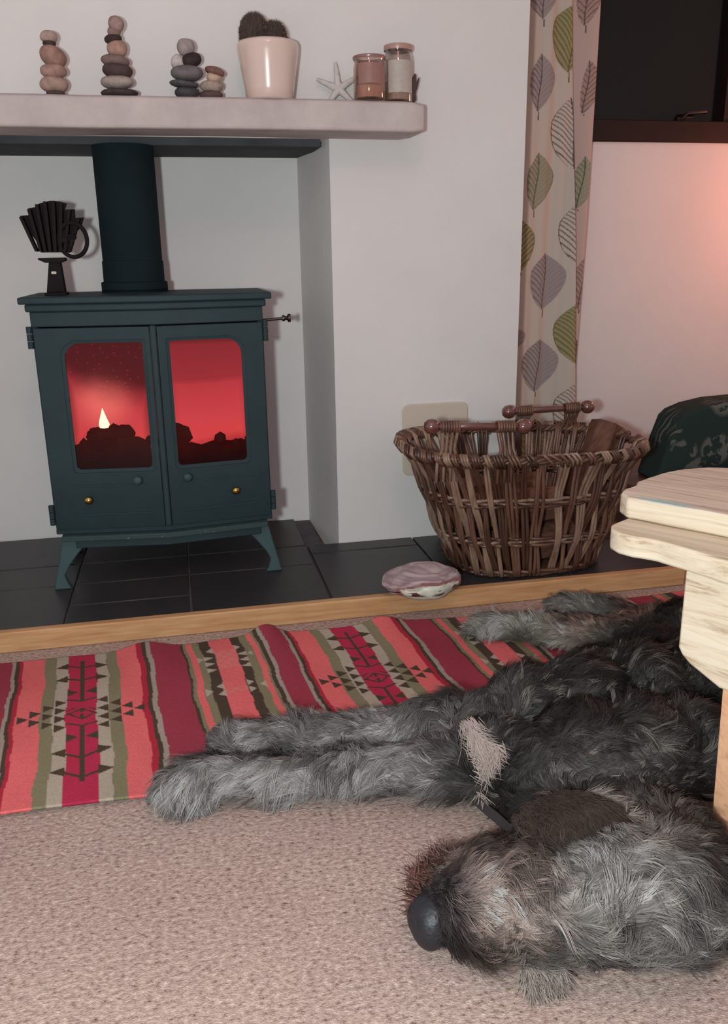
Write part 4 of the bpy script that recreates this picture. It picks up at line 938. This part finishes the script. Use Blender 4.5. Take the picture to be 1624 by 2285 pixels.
def coat(P):
    out = np.empty((len(P),3), np.float32)
    for i in range(0, len(P), 20000):
        q = P[i:i+20000]; d = np.linalg.norm(q[:,None,:]-PC[None], axis=2)/PR[None]
        w = PW[None]*np.exp(-1.6*d*d)+1e-9; w0 = .02*np.ones((len(q),1)); ws = w.sum(1, keepdims=True)+w0
        out[i:i+20000] = (w@PK+w0*L3(40,38,37))/ws
    return out
# lay of the coat
FC = np.array([b_[:3] for ch,_,_ in CHAINS for b_ in ch], np.float32); FR = np.array([b_[3] for ch,_,_ in CHAINS for b_ in ch], np.float32)
FD = []
for ch, chain, d in CHAINS:
    for i, b_ in enumerate(ch):
        if chain:
            a, c_ = ch[max(0,i-1)], ch[min(len(ch)-1,i+1)]; v_ = np.array([a[0]-c_[0],a[1]-c_[1],a[2]-c_[2]])
            if ch is LEG1 or ch is LEG2 : v_ = v_*1.0
        elif ch is HEAD: v_ = np.array([.55,-.35,-.15]) if b_[0] > .33 else np.array([.8,-.15,-.1])
        else: v_ = np.array(d, float)
        FD.append(v_/np.linalg.norm(v_))
FD = np.array(FD, np.float32)
def flow(P):
    out = np.empty((len(P),3), np.float32)
    for i in range(0, len(P), 20000):
        q = P[i:i+20000]; d = np.linalg.norm(q[:,None,:]-FC[None], axis=2)/FR[None]; w = np.exp(-2.5*d*d)+1e-12; out[i:i+20000] = (w@FD)/w.sum(1,keepdims=True)
    return out
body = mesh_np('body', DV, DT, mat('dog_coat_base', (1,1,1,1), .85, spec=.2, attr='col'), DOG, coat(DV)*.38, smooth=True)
# fur strands as tapering ribbons grouped in locks
def unit(a): return a/np.maximum(np.linalg.norm(a,axis=1,keepdims=True),1e-9)
def fields(P, s, seed):
    r_ = np.random.default_rng(seed); o = np.zeros(len(P)); 
    for k in range(5):
        w = r_.normal(0,1,3)*s; o += np.sin(P@w+r_.uniform(0,6.28))
    return o/2.2
def fur(NL, per, width, length, lift, seed, name='fur', thin=1.0, bright=1.0):
    g = np.random.default_rng(seed)
    a, b_, c_ = DV[DT[:,0]], DV[DT[:,1]], DV[DT[:,2]]; nrm = np.cross(b_-a, c_-a); ar = np.linalg.norm(nrm,axis=1); nrm = nrm/np.maximum(ar[:,None],1e-12)
    ok = (nrm[:,2] > -.55); wgt = ar*ok*np.where(a[:,0] > .95, .35, 1); t_ = g.choice(len(DT), NL, p=wgt/wgt.sum())
    r1, r2 = np.sqrt(g.random(NL)), g.random(NL); P = (1-r1)[:,None]*a[t_]+(r1*(1-r2))[:,None]*b_[t_]+(r1*r2)[:,None]*c_[t_]; Nn = nrm[t_]
    # smoothed normals from the nearest body sphere keep the locks coherent
    fl = flow(P); sw = fields(P, 26, seed+1)*.75+fields(P, 60, seed+2)*.45
    fl = fl-Nn*(fl*Nn).sum(1,keepdims=True); fl = unit(fl); sd = np.cross(Nn, fl)
    D = unit(fl*np.cos(sw)[:,None]+sd*np.sin(sw)[:,None])
    Lk = length*(1+.35*fields(P,40,seed+3))*g.uniform(.7,1.25,NL); curl = g.normal(0,.55,NL); lf = lift*g.uniform(.6,1.4,NL)
    # short coat on muzzle, ear and toes
    short = np.ones(NL)
    for cpos, rad, f in (((.245,.800,.05),.052,.22),((.285,.79,.08),.035,.5),((.43,.84,.12),.05,.5),((-.085,1.15,.03),.035,.45),((.01,1.272,.03),.035,.45),((.275,.80,.07),.05,.62),((.47,.84,.13),.04,.6)):
        d = np.linalg.norm(P-np.array(cpos),axis=1)/rad; short = np.minimum(short, 1-(1-f)*np.exp(-d*d))
    Lk = Lk*short
    ep = np.array(EAR_OUT); ec = ep.mean(0); inside = np.zeros(NL, bool); q_ = ec+(ep-ec)*.86
    for i_ in range(len(q_)):
        (ax_,ay_),(bx_,by_) = q_[i_], q_[i_-1]; cr_ = ((ay_ > P[:,1]) != (by_ > P[:,1])) & (P[:,0] < (bx_-ax_)*(P[:,1]-ay_)/(by_-ay_+1e-12)+ax_); inside ^= cr_
    Lk = np.where(inside & (P[:,2] > .05), Lk*.2, Lk); lf = np.where(inside, lf*.3, lf)
    base = coat(P); tone = np.exp(.42*fields(P,75,seed+4)+.25*fields(P,30,seed+5)+g.normal(0,.30,NL))[:,None]
    lc = base*tone
    white = g.random(NL) < .07*(1+fields(P,22,seed+9)); lc[white] = np.maximum(lc[white]*1.9, L3(118,116,114)*.8)
    # strands of each lock
    P = np.repeat(P,per,0); Nn = np.repeat(Nn,per,0); D = np.repeat(D,per,0); Lk = np.repeat(Lk,per)*g.uniform(.75,1.1,NL*per); curl = np.repeat(curl,per)+g.normal(0,.12,NL*per); lf = np.repeat(lf,per)*g.uniform(.8,1.2,NL*per)
    lc = np.repeat(lc,per,0)*np.exp(g.normal(0,.20,(NL*per,1))); n = NL*per
    S_ = np.cross(Nn, D); root = P+(S_*g.normal(0,1,(n,1))+D*g.normal(0,1,(n,1)))*.0022
    K = 5; V = np.empty((n, 2*K+1, 3), np.float32); wd = width*g.uniform(.7,1.3,n)*thin
    cl = fields(P, 18, seed+6)*.3
    for k in range(K+1):
        t = k/K; ang = curl*t*1.5+cl*t
        side = S_*(np.sin(ang)*Lk*t*.55)[:,None]; fwd = D*(Lk*(t-.12*t*t))[:,None]
        up = Nn*(Lk*lf*(1.35*t-1.05*t*t)*2+.0006)[:,None]; drop = np.zeros((n,3)); drop[:,2] = -.16*Lk*t*t
        c0_ = root+fwd+side+up+drop
        c0_[:,2] = np.maximum(c0_[:,2], .0025+.004*((c0_[:,1] > 1.19)))
        w = wd*(1-.80*t**1.5)
        if k < K: V[:,2*k] = c0_-S_*w[:,None]; V[:,2*k+1] = c0_+S_*w[:,None]
        else: V[:,2*K] = c0_
    F = []
    for k in range(K-1): F += [(2*k,2*k+1,2*k+3),(2*k,2*k+3,2*k+2)]
    F.append((2*K-2,2*K-1,2*K)); F = np.array(F)
    FF = (F[None]+(np.arange(n)*(2*K+1))[:,None,None]).reshape(-1,3)
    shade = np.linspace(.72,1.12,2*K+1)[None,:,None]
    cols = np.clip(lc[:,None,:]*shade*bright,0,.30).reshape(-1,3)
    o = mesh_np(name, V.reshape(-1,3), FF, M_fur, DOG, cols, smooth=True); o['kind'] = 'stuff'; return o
EAR_OUT = [(.372,.872),(.357,.840),(.352,.800),(.364,.776),(.395,.772),(.430,.776),(.462,.785),(.492,.806),(.500,.842),(.480,.876),(.440,.892),(.398,.888)]
M_fur = mat('dog_fur', (1,1,1,1), .6, spec=.22, attr='col')
fur(22000, 9, .00052, .034, .24, 11, bright=.80)
# nose, mouth, eye, ear, collar, chest tuft
M_nose = mat('dog_nose_leather', lin(30,31,36), .5, spec=.5, bump=(220,.8,.0015))
bm = bmesh.new(); lump(bm, (.242,.797,.045), (.024,.031,.030), (0,.15,.25), .10, seed=9, sub=4, pw=.88)
for v in bm.verts:      # nostril hollows and centre groove
    for nx_, ny_, nz_ in ((.214,.782,.060),(.217,.812,.058)):
        d = (v.co-Vector((nx_,ny_,nz_))).length; v.co.x += .010*math.exp(-(d/.0065)**2); v.co.z -= .004*math.exp(-(d/.0065)**2)
    v.co.x += .003*math.exp(-((v.co.y-.797)/.0025)**2) if v.co.x < .235 else 0
obj('nose', bm, M_nose, DOG, smooth=1)
bm = bmesh.new(); tube(bm, [(.262,.812,.078),(.285,.815,.094),(.315,.822,.112),(.345,.822,.122)], [.003,.0045,.0045,.002], 8); obj('lips', bm, mat('dog_lip', lin(30,26,28), .5), DOG, smooth=1)
bm = bmesh.new(); tube(bm, [(.350,.766,.1395),(.358,.769,.1415),(.368,.769,.143),(.377,.765,.143)], [.0015,.003,.003,.0012], 8); obj('closed_eye', bm, M_nose, DOG, smooth=1)
def surf_z(x, y, r=.014):
    d = np.hypot(DV[:,0]-x, DV[:,1]-y); k = d < r; return float(DV[k,2].max()) if k.any() else .05
# ear: a smooth dark flap over the side of the head
out = [(.372,.872),(.357,.840),(.352,.800),(.364,.776),(.395,.772),(.430,.776),(.462,.785),(.492,.806),(.500,.842),(.480,.876),(.440,.892),(.398,.888)]
cx_, cy_ = .425, .838; V_ = []; nr, na = 9, 40; EARZ = surf_z(.44,.87,.03)
op = [out[int(i*len(out)/na) % len(out)] for i in range(na)]
def outp(a):
    f = a*len(out); i = int(f) % len(out); t = f-int(f); p, q = out[i], out[(i+1) % len(out)]; return p[0]+(q[0]-p[0])*t, p[1]+(q[1]-p[1])*t
for layer in (0, 1):
    for j in range(nr+1):
        for i in range(na):
            ox, oy = outp(i/na); f = j/nr; x, y = cx_+(ox-cx_)*f, cy_+(oy-cy_)*f
            sm_ = surf_z(x, y, .034); V_.append((x, y, (1-f**5)*max(sm_, EARZ-.25*abs(y-.84)**1.0*.3)+f**5*surf_z(x,y)+(.014 if layer == 0 else .004)*(1-.8*f**3)))
F_ = []
for layer in (0, 1):
    o0 = layer*(nr+1)*na
    for j in range(nr):
        for i in range(na):
            a, b_, c_, d_ = o0+j*na+i, o0+j*na+(i+1)%na, o0+(j+1)*na+(i+1)%na, o0+(j+1)*na+i
            F_.append((a,b_,c_,d_) if layer else (d_,c_,b_,a))
o1 = (nr+1)*na
for i in range(na): F_.append((nr*na+i, nr*na+(i+1)%na, o1+nr*na+(i+1)%na, o1+nr*na+i))
EV = np.array(V_, np.float32); EF = np.array(F_, np.int32)
ear = mesh_np('ear', EV, EF, mat('dog_ear', lin(34,31,31), .75, spec=.2, noise=(30, lin(34,31,32), .3,.7)), DOG); 
def ribbon_set(name, roots, dirs, ups, L_, w_, cols, m_, parent, seed=0, K=5, curlk=.4):
    g = np.random.default_rng(seed); n = len(roots); Sx = unit(np.cross(ups, dirs)); V = np.empty((n,2*K+1,3),np.float32); cu = g.normal(0,curlk,n)
    for k in range(K+1):
        t = k/K; c0_ = roots+dirs*(L_*t)[:,None]+Sx*(np.sin(cu*t*1.6)*L_*t*.5)[:,None]+ups*(L_*.28*(1.3*t-1.2*t*t))[:,None]; w = w_*(1-.85*t**1.5)
        if k < K: V[:,2*k] = c0_-Sx*w[:,None]; V[:,2*k+1] = c0_+Sx*w[:,None]
        else: V[:,2*K] = c0_
    V[...,2] = np.maximum(V[...,2], .003)
    F = []
    for k in range(K-1): F += [(2*k,2*k+1,2*k+3),(2*k,2*k+3,2*k+2)]
    F.append((2*K-2,2*K-1,2*K)); FF = (np.array(F)[None]+(np.arange(n)*(2*K+1))[:,None,None]).reshape(-1,3)
    o = mesh_np(name, V.reshape(-1,3), FF, m_, parent, np.repeat(cols,2*K+1,0)); o['kind'] = 'stuff'; return o
g = np.random.default_rng(3); n = 12000; f = np.sqrt(g.random(n)); a = g.random(n)
O = np.array([outp(q) for q in a]); R_ = np.stack([cx_+(O[:,0]-cx_)*f, cy_+(O[:,1]-cy_)*f], -1); jj = np.clip((f*nr).astype(int),0,nr); ii = (a*na).astype(int) % na
roots = EV[jj*na+ii]+np.column_stack([g.normal(0,.003,n), g.normal(0,.003,n), np.full(n,.0015)]).astype(np.float32)
dirs = unit(np.column_stack([np.full(n,.25)+g.normal(0,.3,n), -.9+g.normal(0,.25,n), .10-.75*np.clip(f-.45,0,1)])); ups = np.tile([0,-.15,1.0],(n,1))
ribbon_set('ear_fur', roots, dirs, unit(ups), g.uniform(.012,.024,n), np.full(n,.00055), L3(54,49,47)[None]*np.exp(g.normal(0,.3,(n,1))), M_fur, ear, 5)
# wispy pale fringe along the upper edge of the ear
n = 420; a = g.uniform(.25,.9,n); O = np.array([outp(q) for q in (a*.55+.42) % 1]); roots = np.column_stack([O, [surf_z(*p)+.008 for p in O]])
dirs = unit(np.column_stack([.7+g.normal(0,.25,n), -.45+g.normal(0,.3,n), .1+g.normal(0,.1,n)])); ribbon_set('ear_fringe', roots, dirs, unit(np.tile([0,-.2,1.],(n,1))), g.uniform(.018,.034,n), np.full(n,.0008), L3(112,110,110)[None]*np.exp(g.normal(0,.25,(n,1))), M_fur, ear, 6)
# white tuft on the chest
TP = [((.378,1.070),(.10,-1),.10,120,.034),((.374,1.040),(.25,-1),.12,200,.038),((.378,1.018),(.45,-.9),.15,300,.030),((.388,1.004),(.2,-1),.14,240,.024),((.386,.998),(-.35,-1),.12,200,.026),((.374,1.028),(.6,-.5),.12,110,.026)]
rr_, dd_, ll_ = [], [], []
for (x,y), d, sp, k, ln in TP:
    for _ in range(k):
        xx, yy = x+g.normal(0,.006), y+g.normal(0,.007); rr_.append((xx,yy,surf_z(xx,yy)+.012)); dd_.append((d[0]+g.normal(0,sp), d[1]+g.normal(0,sp), -.1)); ll_.append(ln*g.uniform(.7,1.2))
n = len(rr_); ribbon_set('chest_tuft', np.array(rr_), unit(np.array(dd_)), unit(np.tile([-.35,-.4,1.],(n,1))), np.array(ll_), np.full(n,.00045), L3(166,160,160)[None]*np.exp(g.normal(0,.10,(n,1))), M_fur, DOG, 8)
DOG.children[-1]['label'] = 'white tuft of fur on the chest'
# long hair under the jaw lying on the carpet
n = 1500; xs_ = g.uniform(.328,.368,n); roots = np.column_stack([xs_, g.uniform(.712,.738,n), g.uniform(.010,.04,n)])
dirs = unit(np.column_stack([(xs_-.352)*5+.15+g.normal(0,.2,n), -1+g.normal(0,.2,n), -.55+g.normal(0,.15,n)])); ribbon_set('brow_tuft', roots, dirs, unit(np.tile([0,-.7,.8],(n,1))), g.uniform(.016,.032,n), np.full(n,.0006), L3(124,120,118)[None]*np.exp(g.normal(0,.3,(n,1))), M_fur, DOG, 9)
# rusty shaggy beard above the nose
n = 1600; t_ = g.random(n); roots = np.column_stack([.232+.055*t_+g.normal(0,.005,n), .822+.045*t_+g.normal(0,.008,n), g.uniform(.015,.085,n)])
dirs = unit(np.column_stack([-.35+g.normal(0,.35,n), .8+g.normal(0,.3,n), -.15+g.normal(0,.3,n)])); ribbon_set('beard', roots, dirs, unit(np.tile([-.5,-.3,.8],(n,1))), g.uniform(.012,.030,n), np.full(n,.0007), (L3(70,46,42)[None]*(1-.5*t_[:,None])+L3(70,64,64)[None]*.5*t_[:,None])*np.exp(g.normal(0,.35,(n,1))), M_fur, DOG, 10)
# collar
bm = bmesh.new(); P = [(x, y, surf_z(x,y)+.008) for x, y in ((.366,.985),(.372,.965),(.380,.942),(.388,.918),(.396,.892))]
rings = []
for i, p in enumerate(P):
    p = Vector(p); t = (Vector(P[min(i+1,4)])-Vector(P[max(i-1,0)])).normalized(); nn = Vector((-.55,-.35,.75)); nn = (nn-t*nn.dot(t)).normalized(); s_ = t.cross(nn)
    p = p+nn*.001; rings.append([bm.verts.new(p+s_*.0065+nn*.0015), bm.verts.new(p-s_*.0065+nn*.0015), bm.verts.new(p-s_*.0065-nn*.0015), bm.verts.new(p+s_*.0065-nn*.0015)])
for A, Bq in zip(rings, rings[1:]):
    for i in range(4): bm.faces.new([A[i],A[(i+1)%4],Bq[(i+1)%4],Bq[i]])
bm.faces.new(rings[0]); bm.faces.new(rings[-1][::-1])
tag(obj('collar', bm, mat('dark_leather', lin(44,40,42), .5, spec=.3), DOG, smooth=40, bevel=.001), 'dark leather collar')
# short dark hair creeping over the edge of the nose
n = 1500; q_ = g.uniform(-1.5,1.4,n); yy_ = .797+.030*np.sin(q_); zz2 = .046+.029*np.cos(q_)
roots = np.column_stack([.256+g.normal(0,.005,n)+.004*np.abs(np.sin(q_)), yy_, np.maximum(zz2,.01)])
dirs = unit(np.column_stack([-.9+g.normal(0,.25,n), .5*np.sin(q_)+g.normal(0,.35,n), .30*np.cos(q_)+g.normal(0,.12,n)])); ribbon_set('muzzle_fur', roots, dirs, unit(np.column_stack([np.full(n,-.2), np.sin(q_)*.6, np.cos(q_)+.3])), g.uniform(.007,.017,n), np.full(n,.0006), L3(50,49,52)[None]*np.exp(g.normal(0,.35,(n,1))), M_fur, DOG, 12)
